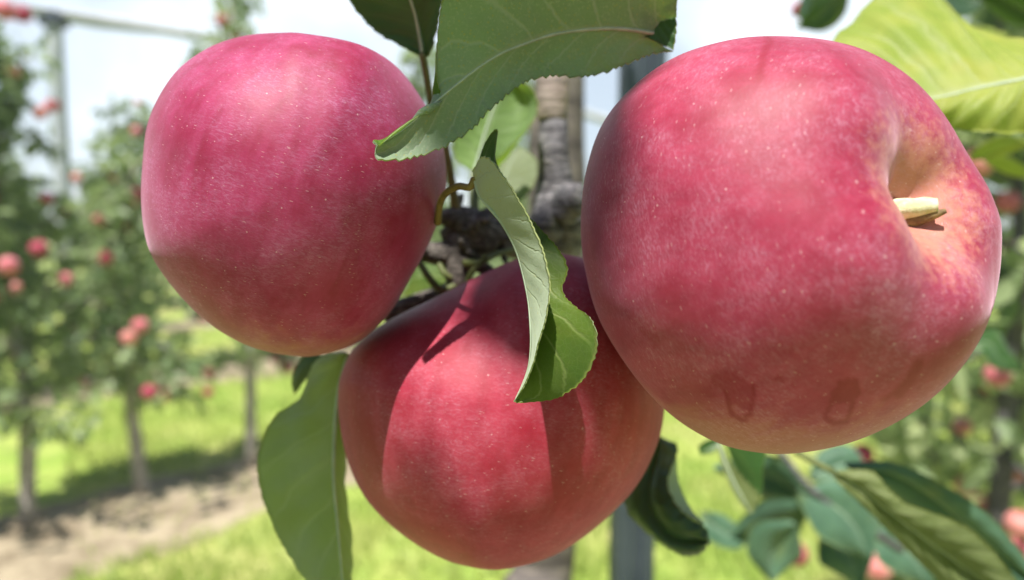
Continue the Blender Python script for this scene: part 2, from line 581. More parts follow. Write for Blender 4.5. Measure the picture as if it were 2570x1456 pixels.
def mat_ground():
    m, nt = new_mat('orchard_grass_ground')
    b = NB(nt)
    tcn = b.n('TexCoord')
    o = tcn.outputs['Object']
    a = b.noise(o, 3.0, 5, 0.65)
    c = b.noise(o, 0.9, 3, 0.5)
    d = b.noise(o, 40, 3, 0.7)
    col = b.mix(b.ramp(a, 0.38, 0.64), (0.25, 0.37, 0.065), (0.40, 0.47, 0.12))
    col = b.mix(b.math('MULTIPLY', b.ramp(c, 0.46, 0.64), 0.8), col, (0.50, 0.47, 0.20))
    col = b.mix(b.math('MULTIPLY', b.ramp(d, 0.45, 0.7), 0.5), col, (0.11, 0.17, 0.03))
    b.out(principled(b, col, 0.9, 0.15, b.bump(d, 0.6, 0.02)))
    return m


def mat_soil():
    m, nt = new_mat('dry_bare_soil')
    b = NB(nt)
    tcn = b.n('TexCoord')
    o = tcn.outputs['Object']
    a = b.noise(o, 4, 6, 0.7)
    d = b.noise(o, 30, 4, 0.7)
    col = b.mix(b.ramp(a, 0.36, 0.66), (0.20, 0.16, 0.110), (0.46, 0.39, 0.28))
    col = b.mix(b.math('MULTIPLY', b.ramp(d, 0.5, 0.7), 0.6), col, (0.42, 0.35, 0.25))
    b.out(principled(b, col, 0.95, 0.1, b.bump(d, 0.8, 0.02)))
    return m


M['ground'] = mat_ground()
M['soil'] = mat_soil()

# ------------------------------------------------------------------ setting: ground, strips
DIR = np.array([math.sqrt(.5), math.sqrt(.5)])      # the rows run away to the right
PER = np.array([-math.sqrt(.5), math.sqrt(.5)])
ROWS = [0.30, 3.90, 7.05, 10.7, 14.3, 18.0, 21.7]


def row_pt(r, s):
    """ground point of row r (offset off the camera), s metres along it"""
    return PER * ROWS[r] + DIR * s


gs = 400.0
gn = 60
gx = np.linspace(-1, 1, gn)
gx = np.sign(gx) * np.abs(gx) ** 3 * gs
GX, GY = np.meshgrid(gx, gx, indexing='ij')
GV = np.stack([GX.ravel(), GY.ravel(), np.zeros(gn * gn)], -1)
gi = np.arange(gn * gn).reshape(gn, gn)
GQ = np.stack([gi[:-1, :-1], gi[1:, :-1], gi[1:, 1:], gi[:-1, 1:]], -1).reshape(-1, 4)
go = mesh_np('ground', GV, [GQ], [M['ground']])
tag(go, 'orchard ground of short sunlit grass between the tree rows', 'ground', kind='structure')

for r in range(len(ROWS)):
    s = np.linspace(-14, 45, 420)
    w0 = 0.74 + 0.10 * np.sin(s * 1.9 + r) + 0.05 * np.sin(s * 5.3 + 2 * r) + rng.normal(0, 0.02, len(s))
    w1 = 0.26 + 0.08 * np.sin(s * 2.3 + 1 + r) + 0.05 * np.sin(s * 6.1 + r) + rng.normal(0, 0.02, len(s))
    c = PER * ROWS[r] + s[:, None] * DIR
    A = c - PER * w0[:, None]
    B = c + PER * w1[:, None]
    V = np.vstack([np.hstack([A, np.full((len(s), 1), 0.004)]), np.hstack([B, np.full((len(s), 1), 0.004)])])
    i = np.arange(len(s) - 1)
    q = np.stack([i, i + 1, i + 1 + len(s), i + len(s)], -1)
    so_ = mesh_np('soil_strip', V, [q], [M['soil']])
    tag(so_, 'strip of bare dry soil under the tree row', 'soil', kind='structure')

# short grass blades over the part of the ground the photo shows
nb_ = 52000
zz = 1.3 + 8.5 * rng.random(nb_ * 2) ** 1.4
xx = (rng.random(nb_ * 2) * 1.9 - 0.85) * zz * 0.78
gp = np.stack([xx, zz], -1)
pr_ = gp @ PER
keep = np.ones(len(gp), bool)
for r in range(4):
    keep &= ~((pr_ > ROWS[r] - 0.70) & (pr_ < ROWS[r] + 0.24) & (rng.random(len(gp)) < 0.93))
gp = gp[keep][:nb_]
n_ = len(gp)
h_ = (0.03 + 0.05 * rng.random(n_)) * (0.8 + 0.4 * (vnoise(np.c_[gp * 2.2, gp[:, :1] * 0], 3) > 0))
an = rng.random(n_) * 6.283
wv = np.stack([np.cos(an), np.sin(an)], -1) * (0.004 + 0.005 * rng.random(n_))[:, None]
ln = rng.normal(0, 0.025, (n_, 2))
V = np.zeros((n_, 3, 3))
V[:, 0, :2] = gp - wv
V[:, 1, :2] = gp + wv
V[:, 2, :2] = gp + ln
V[:, 2, 2] = h_
V[:, :2, 2] = -0.002
tone = np.clip(0.5 + 0.35 * vnoise(np.c_[gp * 1.3, gp[:, :1] * 0], 5) + rng.normal(0, 0.2, n_), 0, 1)
gr = mesh_np('grass', V.reshape(-1, 3), [np.arange(n_ * 3).reshape(-1, 3)], [M['grassblade']], smooth=False, attrs={'tone': np.repeat(tone, 3)})
tag(gr, 'short sunlit grass growing between the orchard rows', 'grass', kind='stuff')


# ------------------------------------------------------------------ orchard trees
def leaves_geo(base, axis, nrm, size, width, fold=0.25, curl=0.2):
    """many leaves: base (n,3), axis and normal (n,3) unit vectors, size (n,)"""
    n = len(base)
    side = np.cross(axis, nrm)
    side /= np.linalg.norm(side, axis=1)[:, None] + 1e-9
    nrm = np.cross(side, axis)
    L = size[:, None]
    Wd = (size * width)[:, None] * 0.5
    def pt(t, w, up):
        return base + axis * (L * t) + side * (Wd * w) + nrm * (up * L) - nrm * (curl * L * t * t)
    pts = [pt(0, 0, 0), pt(.36, 0, 0), pt(.72, 0, 0), pt(1, 0, 0),
           pt(.30, 1, fold * .25), pt(.68, .8, fold * .22), pt(.30, -1, fold * .25), pt(.68, -.8, fold * .22)]
    V = np.stack(pts, 1).reshape(-1, 3)
    o = (np.arange(n) * 8)[:, None]
    T = np.vstack([o + [0, 1, 4], o + [2, 3, 5], o + [0, 6, 1], o + [2, 7, 3]])
    Q = np.vstack([o + [1, 2, 5, 4], o + [1, 6, 7, 2]])
    return V, [Q, T]


def unit(v):
    return v / (np.linalg.norm(v, axis=-1, keepdims=True) + 1e-9)


def tree_geo(seed, H, spread, nbr, per, base=0.55, lsize=0.075, gap=None, nstd=.55):
    """trunk+limbs geometry and crown geometry, root at the origin"""
    r = np.random.default_rng(seed)
    wood = []
    tp = [(0, 0, -0.02), (r.normal(0, .02), r.normal(0, .02), H * .3), (r.normal(0, .05), r.normal(0, .05), H * .65), (r.normal(0, .06), r.normal(0, .06), H * .97)]
    wood.append(tube_geo(tp, [.036, .030, .018, .006], n=8, seg=18, bump=.12, bfreq=14, seed=seed))
    B, A, N = [], [], []
    trunk = spline(tp, 40)
    for k in range(nbr):
        t = base + (H - base) * (k + r.random()) / nbr
        hz = t / H
        o = trunk[min(39, int(hz * 40))].copy()
        o[2] = t
        a = k * 2.4 + r.normal(0, .5)
        ln = spread * (1.05 - .72 * hz) * r.uniform(.6, 1.15)
        up = r.uniform(-.15, .55)
        d = np.array([math.cos(a), math.sin(a), up])
        e = o + d * ln
        mid = o + d * ln * .55 + np.array([0, 0, .06 * ln])
        e[2] -= .32 * ln * r.random()
        wood.append(tube_geo([o, mid, e], [.010, .007, .003], n=5, seg=6))
        br = spline([o, mid, e], 30)
        m = int(per * (0.5 + ln / spread))
        t_ = np.clip(r.random(m) ** .7, .1, 1)
        # leaves sit in rosettes on short spurs
        ns = max(3, int(m / 7))
        spt = np.linspace(.15, 1, ns)
        own = r.integers(0, ns, m)
        pos = br[(spt[own] * 29).astype(int)] + unit(r.normal(size=(m, 3))) * (.03 + .05 * r.random((m, 1)))
        ax = unit(pos - br[(spt[own] * 29).astype(int)] + np.array([0, 0, -.03]) + r.normal(0, .03, (m, 3)) + d * .02)
        nn = unit(r.normal(0, nstd, (m, 3)) + np.array([0, 0, .9]))
        B.append(pos); A.append(ax); N.append(nn)
    # leader shoot
    m = int(per * 1.1)
    zz_ = r.uniform(H * .72, H * 1.06, m)
    pos = np.stack([r.normal(0, .05, m), r.normal(0, .05, m), zz_], -1)
    B.append(pos); A.append(unit(r.normal(size=(m, 3)) + np.array([0, 0, .2]))); N.append(unit(r.normal(0, .6, (m, 3)) + np.array([0, 0, .8])))
    B, A, N = map(np.vstack, (B, A, N))
    if gap is not None:
        k = gap(B)
        B, A, N = B[k], A[k], N[k]
    sz = lsize * r.uniform(.7, 1.25, len(B))
    V, fs = leaves_geo(B, A, N, sz, r.uniform(.48, .62, len(B)), curl=.22)
    clump = vnoise(B * 7, seed)
    tone = np.clip(.45 + .28 * clump + r.normal(0, .22, len(B)), 0, 1)
    return join(wood), (V, fs, np.repeat(tone, 8)), B


def make_tree(name, seed, loc, label, group, fol='fol', bark='bark_far', rot=0.0, gap=None, **k):
    (wv_, wf), (cv, cf, ct), B = tree_geo(seed, gap=gap, **k)
    t = empty(name, (loc[0], loc[1], 0))
    t.rotation_euler = (0, 0, rot)
    mesh_np('trunk', wv_, wf, [M[bark]], t)
    mesh_np('crown', cv, cf, [M[fol]], t, smooth=False, attrs={'tone': ct})
    tag(t, label, 'tree', group)
    return t, B


def copy_thing(root, loc, rot, label, group):
    r = root.copy()
    COL.objects.link(r)
    r.location = (loc[0], loc[1], 0)
    r.rotation_euler = (0, 0, rot)
    r['label'] = label
    r['group'] = group
    for ch in list(root.children):
        c = ch.copy()
        COL.objects.link(c)
        c.parent = r
    return r


G1 = 'apple trees of the row across the grass'


def s_at(r, px):
    """distance along row r where it crosses photo column px"""
    k = (px - W0 / 2) / F
    # x = -c*o + c*s ; y = c*o + c*s ; x = k*y
    c = math.sqrt(.5)
    o = ROWS[r]
    return (k * o + o) / (1 - k)


proto = []
row1_px = [(-210, 2.75, 'blurred apple tree cut off by the left edge beside the pale post'),
           (28, 2.30, 'blurred apple tree with a mottled grey trunk at the left edge'),
           (330, 2.25, 'low blurred apple tree with a drooping branch of two bright apples'),
           (612, 2.85, 'blurred apple tree with a thin straight trunk below the left apple')]
tree_B = []
spec = [dict(H=2.6, spread=.60, nbr=30, per=40), dict(H=2.25, spread=.48, nbr=32, per=44, base=.42),
        dict(H=1.75, spread=.56, nbr=28, per=42, base=.45), dict(H=2.7, spread=.46, nbr=30, per=36, base=.60)]
for i, (px, hh, lab) in enumerate(row1_px):
    s = s_at(1, px)
    t, B = make_tree('apple_tree', 20 + i, row_pt(1, s), lab, G1, **spec[i])
    proto.append(t)
    tree_B.append((np.array(t.location), B))
s612 = s_at(1, 612)
for k in range(1, 9):
    s = s612 + 1.12 * k + rng.normal(0, .06)
    copy_thing(proto[(k * 3 + 1) % 4], row_pt(1, s), rng.random() * 6.28,
               'blurred apple tree farther along the row across the grass, behind the apples', G1)
far = []
for i in range(3):
    t, B = make_tree('apple_tree', 60 + i, row_pt(2, s_at(2, 168) + (-1.75, -.58, .62)[i]), 'blurred apple tree in the second row beyond the grass',
                     'apple trees of the second row', H=(2.35, 2.15, 2.5)[i], spread=.72, nbr=34, per=40, lsize=.095)
    far.append(t)
for r, lab in ((2, 'blurred apple tree in the second row beyond the grass'), (3, 'hazy apple tree in the third row beyond the grass'),
               (4, 'hazy apple tree in the far rows of the orchard'), (5, 'hazy apple tree in the far rows of the orchard')):
    s = s_at(r, -150) - .5 if r > 2 else s_at(2, 168) + .62 + 1.15
    k = 0
    while s < s_at(r, 1750):
        t = copy_thing(far[(k * 2 + r + (k // 3)) % 3], row_pt(r, s), rng.random() * 6.28, lab,
                       ['', '', 'apple trees of the second row', 'apple trees of the third row', 'apple trees of the far rows', 'apple trees of the far rows'][r])
        t.scale = (1, 1, rng.uniform(.86, 1.04))
        s += 1.15 + rng.normal(0, .08) + (.35 if r > 3 else 0)
        k += 1

GR = 'blurred apples of the near row on the right'
right_list = [
    (2300, 1195, 34, 0, 'small pink blurred apple behind the upper edge of the long olive leaf'),
    (2520, 1060, 44, 0, 'pink blurred apple near the right edge below the bright coral one'),
    (2545, 1190, 50, 1, 'coral blurred apple at the right edge above the bluish leaf'),
    (2340, 1105, 34, 0, 'small bright blurred apple below right of the drip marks'),
    (2535, 620, 40, 1, 'small orange blurred apple beside the right outline below the red one'),
    (2528, 508, 60, 0, 'blurred red apple touching the right outline of the right apple'),
    (2500, 398, 46, 1, 'blurred orange apple under the lime leaf at the right edge'),
    (2552, 432, 44, 1, 'blurred orange apple at the right edge between pale leaves'),
    (2502, 942, 62, 0, 'bright coral pink blurred apple low at the right edge'),
    (2556, 808, 52, 0, 'blurred pink apple cut by the right edge above the dark leaf'),
    (2414, 1070, 46, 1, 'blurred red apple under the lower right of the right apple'),
    (2232, 1134, 46, 1, 'orange red blurred apple just below the right apple'),
    (2165, 1140, 52, 2, 'dusky crimson blurred apple left of the orange red one below the right apple'),
    (1958, 1166, 42, 0, 'small round pink apple between bluish leaves below the right apple'),
    (1996, 1390, 62, 2, 'dull pink blurred apple among the bluish leaves at the bottom'),
    (2198, 1420, 78, 1, 'large reddish brown blurred apple at the bottom beside the olive leaf'),
    (2166, 1350, 50, 0, 'pinkish blurred apple above the large reddish brown one at the bottom'),
    (2425, 1222, 56, 1, 'rusty blurred apple right of the bluish leaves'),
    (2468, 1262, 56, 1, 'rusty blurred apple touching the lower right of another rusty one'),
    (2560, 1318, 72, 1, 'bright orange red blurred apple cut by the right edge at the bottom'),
    (2392, 970, 40, 1, 'brown red blurred apple against the lower right outline of the right apple'),
    (2006, 26, 44, 2, 'dark red blurred apple hanging in the sky above the right apple'),
]
for k in range(9):  # unseen row behind the camera, added to cut low sky fill
    g = PER * -3.3 + DIR * (-4.6 + 1.15 * k + rng.normal(0, .08))
    t = copy_thing(far[k % 3], g, rng.random() * 6.28, 'unseen apple tree of the row behind the photographer', 'apple trees of the row behind the photographer')
for r in (1, 2, 3):
    for k in range(7):
        g = row_pt(r, s_at(r, -230) - 1.2 - 1.15 * k)
        copy_thing(far[k % 3], g, rng.random() * 6.28, 'apple tree of the far rows beyond the left edge', 'apple trees beyond the left edge')
for k in range(6):  # unseen rest of the near row, added to shade ground and cut bounce
    g = PER * .10 + DIR * (-1.25 - 1.1 * k)
    t = copy_thing(far[(k + 1) % 3], g, rng.random() * 6.28, 'unseen apple tree of the near row beside and behind the photographer', 'apple trees of the near row behind the photographer')
# own row: trees to the right, whose leaves fill the right of the photo
G0 = 'apple trees of the near row on the right'


def gap_right(loc):
    def f(B):
        q = proj(B + np.array([loc[0], loc[1], 0]))
        x, y = q[:, 0], q[:, 1]
        lawn = (x < 1930 + 0.35 * (1250 - y)) & (y > 900)
        skyy = (y < 240) & (x < 2330)
        ok = ~(lawn | skyy)
        for ax_, ay_, ad_, _k, _l in right_list:      # fruit hangs on the outside of the crowns
            front = (np.hypot(x - ax_, y - ay_) < ad_ * 1.15) & (q[:, 2] < .056 * F / ad_ + .04)
            ok &= ~front
        return ok
    return f


near_spec = [(2.02, 41, dict(H=2.15, spread=.62, nbr=34, per=52, lsize=.082), 'near blurred apple tree with streaked pale leaves at the right edge'),
             (3.05, 42, dict(H=2.2, spread=.70, nbr=34, per=50, lsize=.082), 'apple tree second along the near row, right of the big apple'),
             (4.15, 43, dict(H=2.3, spread=.75, nbr=34, per=48, lsize=.082), 'apple tree third along the near row, low behind the right apple'),
             (5.3, 44, dict(H=2.3, spread=.75, nbr=30, per=42, lsize=.078), 'apple tree fourth along the near row, mostly hidden by the right apple')]
near_B = []
for s, sd_, kw, lab in near_spec:
    loc = row_pt(0, s)
    t, B = make_tree('apple_tree', sd_, loc, lab, G0, fol='fol_near', bark='bark', gap=gap_right(loc), base=.5, nstd=1.0, **kw)
    near_B.append((np.array(t.location), B))

# ------------------------------------------------------------------ small blurred apples out in the orchard
def apple_far_mesh(name, mat):
    nu, nv = 20, 14
    th = np.linspace(0, np.pi, nv)
    ph = np.linspace(0, 2 * np.pi, nu, endpoint=False)
    T, Ph = np.meshgrid(th, ph, indexing='ij')
    rr = .040 * (1 - .42 * np.exp(-(T / .38) ** 2) - .22 * np.exp(-((np.pi - T) / .3) ** 2)) * (1 + .05 * np.cos(T))
    V = np.stack([rr * np.sin(T) * np.cos(Ph), rr * np.sin(T) * np.sin(Ph), rr * np.cos(T)], -1).reshape(-1, 3)
    i = np.arange(nu * nv).reshape(nv, nu)
    q = np.stack([i[:-1], i[1:], np.roll(i[1:], -1, 1), np.roll(i[:-1], -1, 1)], -1).reshape(-1, 4)
    sv, sf = tube_geo([(0, 0, .020), (0, 0, .034), (.004, 0, .052)], [.0016, .0014, .0022], n=5, seg=5)
    Vj, fj = join([(V, [q]), (sv, sf)])
    mi = []
    for f, nm in zip(fj, (len(q), 0)):
        mi += [0 if (k < nm) else 1 for k in range(len(f))]
    return mesh_np(name, Vj, fj, [mat, M['stalk_brown']], midx=mi)


def mat_far_apple(name, a, c):
    m, nt = new_mat(name)
    b = NB(nt)
    tcn = b.n('TexCoord')
    n1 = b.noise(tcn.outputs['Object'], 45, 4, .6)
    col = b.mix(b.ramp(n1, .35, .65), a, c)
    b.out(principled(b, col, .42, .4, None, Sheen_Weight=.2))
    return m


FA = [mat_far_apple('far_apple_red', (.48, .085, .115), (.62, .21, .24)),
      mat_far_apple('far_apple_coral', (.56, .15, .15), (.64, .29, .25)),
      mat_far_apple('far_apple_crimson', (.30, .020, .055), (.42, .05, .10))]
far_proto = []
kinds = ['red', 'coral red', 'dark crimson']


def far_apple(p, kind, size, label, group):
    if kind >= len(far_proto):
        while len(far_proto) <= kind:
            far_proto.append(None)
    if far_proto[kind] is None:
        o = apple_far_mesh('apple', FA[kind])
        far_proto[kind] = o
    else:
        o = far_proto[kind].copy()
        COL.objects.link(o)
    o.location = [float(v) for v in p]
    sc_ = size / .080
    o.scale = (sc_, sc_, sc_)
    o.rotation_euler = (rng.normal(0, .35), rng.normal(0, .35), rng.random() * 6.28)
    tag(o, label, 'apple', group)
    return o


GA = 'blurred apples in the rows across the grass'
z1 = lambda px: (row_pt(1, s_at(1, px)))[1]
left_list = [
    (12, 26, 62, 0, 'blurred red apple at the extreme upper left corner'),
    (56, 36, 56, 2, 'dark blurred apple tucked right beside the upper left corner apple'),
    (33, 180, 42, 1, 'blurred coral apple high in the tree at the left edge'),
    (100, 284, 46, 1, 'lower of two touching pink apples against the pale sky by the post'),
    (132, 266, 46, 0, 'upper of two touching pink apples against the pale sky by the post'),
    (22, 668, 58, 0, 'blurred pink red apple at the left edge above the grey trunk'),
    (120, 497, 40, 2, 'dark crimson blurred apple just left of the pale post'),
    (250, 552, 40, 1, 'orange blurred apple to the right of the pale post'),
    (192, 447, 36, 1, 'faint coral blurred apple overlapping the right side of the pale post'),
    (165, 702, 44, 0, 'dusky pink blurred apple in front of the pale post'),
    (352, 818, 50, 0, 'upper apple of the bright pink pair low on the left'),
    (324, 848, 50, 1, 'lower apple of the bright pink pair low on the left'),
    (376, 984, 50, 2, 'dark magenta blurred apple hanging low on the drooping branch'),
    (408, 990, 44, 0, 'red blurred apple touching the dark magenta one on the drooping branch'),
    (522, 985, 36, 2, 'small dark blurred apple left of the thin straight trunk'),
    (388, 928, 36, 1, 'brownish red blurred apple just above the low magenta pair'),
    (330, 506, 42, 1, 'orange red blurred apple touching the left outline of the left apple'),
    (342, 330, 36, 0, 'pink blurred apple beside the upper left outline of the left apple'),
    (346, 258, 28, 1, 'small faint apple under a leaf tuft left of the left apple'),
    (596, 90, 40, 1, 'faint pink blurred apple peeping over the top of the left apple'),
    (98, 624, 52, 2, 'dark plum blurred apple above the left edge pink apple'),
    (40, 722, 40, 1, 'greenish orange blurred apple under the left edge pink apple'),
    (960, 84, 22, 0, 'tiny red blurred apple beside the dark top leaf'),
    (1013, 162, 24, 0, 'tiny red blurred apple in the sky right of the left apple'),
    (240, 640, 30, 1, 'small brownish blurred apple deep in the foliage right of the post'),
]
for px, py, d, kd, lab in left_list:
    z = min(.078 * F / max(d - 6, 16), z1(px) - .12)
    if d < 30:
        z = .078 * F / d
    far_apple(P(px, py, z), kd, (d - 10) * z / F, lab, GA)

for px, py, d, kd, lab in right_list:
    z = .056 * F / d
    far_apple(P(px, py, z), kd, .056, lab, GR)
# filler apples on the crowns farther off
cnt = 0
for (loc, B) in tree_B:
    k = rng.integers(0, len(B), 9)
    for j in k:
        p = B[j] + loc + np.array([0, 0, -.05])
        if p[2] < .5:
            continue
        far_apple(p, int(rng.integers(0, 3)), .07, 'small out of focus apple half hidden among the leaves of the row across the grass', 'half hidden apples across the grass')
for r in (2, 3):
    for k in range(26):
        s = rng.uniform(s_at(r, -80), s_at(r, 900))
        g = row_pt(r, s) + rng.normal(0, .25, 2)
        far_apple((g[0], g[1], rng.uniform(.7, 2.2)), int(rng.integers(0, 2)), .075, 'tiny blurred apple in the rows far beyond the grass', 'tiny apples of the far rows')
for (loc, B) in near_B[:4]:
    k = rng.integers(0, len(B), 10)
    for j in k:
        p = B[j] + loc + np.array([0, 0, -.05])
        far_apple(p, int(rng.integers(0, 2)), .07, 'small blurred apple half hidden in the leaves of the near row', 'half hidden apples of the near row')

# ------------------------------------------------------------------ posts, netting, wires
def box_geo(x0, x1, y0, y1, z0, z1, b=0.0):
    v = np.array([[x, y, z] for z in (z0, z1) for (x, y) in ((x0, y0), (x1, y0), (x1, y1), (x0, y1))], float)
    f = np.array([[0, 3, 2, 1], [4, 5, 6, 7], [0, 1, 5, 4], [1, 2, 6, 5], [2, 3, 7, 6], [3, 0, 4, 7]])
    return v, [f]


def profile_post(name, outline, h, mat, parent):
    o = np.asarray(outline, float)
    n = len(o)
    V = np.vstack([np.c_[o, np.zeros(n)], np.c_[o, np.full(n, h)], [[*o.mean(0), 0]], [[*o.mean(0), h]]])
    i = np.arange(n)
    j = np.roll(i, -1)
    q = np.stack([i, j, j + n, i + n], -1)
    t = np.vstack([np.stack([np.full(n, 2 * n), j, i], -1), np.stack([np.full(n, 2 * n + 1), i + n, j + n], -1)])
    return mesh_np(name, V, [q, t], [M[mat]], parent, smooth=False)


pz = row_pt(2, s_at(2, 168))
post = empty('concrete_post', (pz[0], pz[1], 0))
ol = []
hw, ch = .050, .012
for sx, sy in ((-1, -1), (1, -1), (1, 1), (-1, 1)):
    a = [(sx * hw, sy * (hw - ch)), (sx * (hw - ch), sy * hw)]
    ol += a if sx * sy > 0 else a[::-1]
profile_post('shaft', ol, 3.12, 'concrete', post)
cv, cf = join([box_geo(-.085, .085, -.085, .085, 3.122, 3.20), box_geo(-.05, .05, -.05, .05, 3.202, 3.25)])
mesh_np('cap', cv, cf, [M['metal']], post, smooth=False)
tag(post, 'tall pale concrete trellis post with a dark cap in the second row', 'post')

# rolled hail net that hangs on the cable over that row
s0 = s_at(2, 168)
S = np.linspace(-2.4, 9, 60)
geo = []
cols = 9
for i_, s in enumerate(S):
    g = row_pt(2, s0 + s)
    zt = 3.27 + .05 * math.sin(s * 1.3)
    drop = .055 + .10 * (1 - math.exp(-max(0, s + .6) * .6)) + .02 * math.sin(s * 4.1)
    for a in np.linspace(0, 2 * np.pi, cols, endpoint=False):
        wob = 1 + .2 * math.sin(3 * a + s * 3)
        geo.append((g[0] + PER[0] * .05 * math.cos(a) * wob, g[1] + PER[1] * .05 * math.cos(a) * wob, zt - drop * .5 + drop * .5 * math.sin(a) * wob))
V = np.array(geo)
ii = np.arange(len(S) * cols).reshape(len(S), cols)
q = np.stack([ii[:-1], np.roll(ii[:-1], -1, 1), np.roll(ii[1:], -1, 1), ii[1:]], -1).reshape(-1, 4)
net = mesh_np('hail_net', V, [q], [M['net']])
tag(net, 'rolled pale grey hail net slung along the post tops at upper left', 'netting')

# steel post behind our own tree
def steel_outline(w):
    return np.array([(-.5, -.22), (-.38, -.42), (-.14, -.42), (-.07, -.30), (.07, -.30), (.14, -.42), (.38, -.42), (.5, -.22), (.5, .35), (.42, .42), (-.42, .42), (-.5, .35)]) * w


top = P(1603, 120, .72)
gpt = P(1540, 1420, .72)
z_ = .72
w_ = 106 / F * z_
px_g = top
sp = empty('steel_post', (P(1596, 300, z_)[0] - .004, P(1596, 300, z_)[1], 0))
so2 = profile_post('shaft', steel_outline(w_), 2.6, 'metal', sp)
# small lugs stamped along the post
lv = [box_geo(-w_ * .56, -w_ * .50 - .0005, -.006, .006, z, z + .02) for z in np.arange(.5, 2.5, .2)] + \
     [box_geo(w_ * .50 + .0005, w_ * .56, -.006, .006, z, z + .02) for z in np.arange(.5, 2.5, .2)]
v, f = join(lv)
mesh_np('hook', v, f, [M['metal']], sp, smooth=False)
tag(sp, 'grey blue steel trellis post with a grooved face behind the apple cluster', 'post')
sp.rotation_euler = (0, R(0.4), R(8))

# ------------------------------------------------------------------ the near tree: trunk, limb, spur
tz = .60
base = P(1388, 420, tz)
tree = empty('apple_tree', (base[0] - .01, base[1], 0))
L0 = np.array(tree.location)
tp = [np.array([L0[0] - .02, L0[1] + .02, -.02]), P(1330, 1750, tz), P(1362, 1420, tz), P(1398, 900, tz), P(1394, 420, tz), P(1408, 100, tz), P(1418, -400, tz), P(1430, -900, tz)]
tube('trunk', tp, [.036, .029, .0265, .0255, .0245, .0205, .018, .015], M['bark_dark'], tree, n=20, seg=90, bump=.05, bfreq=60, seed=4)
lz = .24
lp = [P(1384, 120, lz + .02), P(1386, 200, lz + .012), P(1388, 280, lz + .01), P(1390, 360, lz), P(1392, 430, lz), P(1393, 490, lz), P(1398, 560, lz), P(1412, 620, lz + .02)]
limb = tube('limb', lp, [.0052, .0052, .0050, .0052, .0056, .0072, .0094, .0076], M['bark'], tree, n=22, seg=90, bump=.10, bfreq=170, seed=9)
stub = tube('branch_stub', [P(1385, 300, lz + .005), P(1386, 240, lz + .004), P(1382, 190, lz + .004), P(1380, 150, lz + .004)], [.0052, .0058, .0060, .0056], M['bark_tan'], tree, n=20, seg=26, bump=.06, bfreq=140, seed=2)
sk = [tube_geo([P(1408, 545, lz - .014), P(1432, 505, lz - .016), P(1458, 500, lz - .018)], [.0047, .0058, .0054], n=12, seg=14, bump=.14, bfreq=160, seed=5),
      tube_geo([P(1380, 520, lz - .012), P(1362, 560, lz - .014), P(1392, 590, lz - .010)], [.0038, .0048, .0032], n=12, seg=14, bump=.14, bfreq=160, seed=6)]
v, f = join(sk)
mesh_np('bark_knob', v - L0, f, [M['bark']], tree)
# spur: knobbly wood with twigs running back to the limb
kz = .205
kn = []
for (px, py, z, r) in ((1165, 560, kz, .0060), (1200, 590, kz, .0078), (1238, 560, kz + .004, .0062), (1180, 625, kz, .0050), (1130, 545, kz - .004, .0036), (1255, 600, kz + .008, .0065), (1140, 585, kz, .0046)):
    c = P(px, py, z)
    r *= .84
    kn.append(tube_geo([c + np.array([-r, 0, -.3 * r]), c, c + np.array([r, .2 * r, .3 * r])], [r * .5, r, r * .5], n=14, seg=14, bump=.16, bfreq=330, seed=int(px)))
kn.append(tube_geo([P(1185, 600, kz), P(1270, 620, kz + .03), P(1360, 640, .235), P(1405, 600, lz)], [.0034, .0034, .0040, .0056], n=12, seg=40, bump=.12, bfreq=150, seed=3))
kn.append(tube_geo([P(1150, 600, kz), P(1152, 680, kz - .002), P(1150, 730, kz), P(1165, 800, kz)], [.0045, .0042, .0040, .003], n=12, seg=26, bump=.12, bfreq=200, seed=8))
kn.append(tube_geo([P(1155, 640, kz), P(1090, 636, kz - .003), P(1040, 628, kz - .004)], [.0040, .0036, .0026], n=12, seg=20, bump=.1, bfreq=200, seed=11))
kn.append(tube_geo([P(1180, 718, kz + .01), P(1100, 742, kz + .008), P(1020, 770, kz + .006), P(960, 790, kz + .004)], [.0035, .0030, .0030, .0026], n=12, seg=26, bump=.1, bfreq=200, seed=12))
for k in range(34):
    px, py = rng.uniform(1115, 1275), rng.uniform(520, 690)
    c = P(px, py, kz - .006 + .010 * abs(px - 1190) / 90 + rng.uniform(-.002, .004))
    d = unit(np.array([rng.normal(), -abs(rng.normal()) * .8, rng.normal() + .4]))
    r_ = rng.uniform(.0008, .0020)
    kn.append(tube_geo([c, c + d * r_ * 1.5, c + d * r_ * 3.2], [r_, r_ * .95, r_ * .25], n=9, seg=9, bump=.22, bfreq=600, seed=k))
v, f = join(kn)
mesh_np('spur', v - L0, f, [M['spur']], tree)
st = [tube_geo([P(1050, 655, kz - .006), P(1078, 700, kz - .008), P(1110, 728, kz - .006), P(1150, 712, kz - .004)], [.0009, .0011, .0011, .0010], n=8, seg=24),
      tube_geo([P(1095, 650, kz - .004), P(1118, 690, kz - .006), P(1140, 700, kz - .004)], [.0008, .0009, .0009], n=8, seg=18),
      tube_geo([P(1165, 660, kz - .008), P(1200, 660, kz - .010), P(1240, 640, kz - .006), P(1290, 625, kz)], [.0010, .0010, .0010, .0008], n=8, seg=24),
      tube_geo([P(1195, 550, kz), P(1192, 500, kz + .002), P(1196, 455, kz + .004)], [.0012, .0011, .0010], n=8, seg=18)]
v, f = tube_geo([P(1112, 330, .196), P(1122, 390, .197), P(1132, 450, .199), P(1141, 510, .201), P(1150, 570, .203)], [.0011, .0011, .0012, .0014, .0020], n=10, seg=30, bump=.08, bfreq=300, seed=2)
mesh_np('shoot', v - L0, f, [M['stalk_brown']], tree)
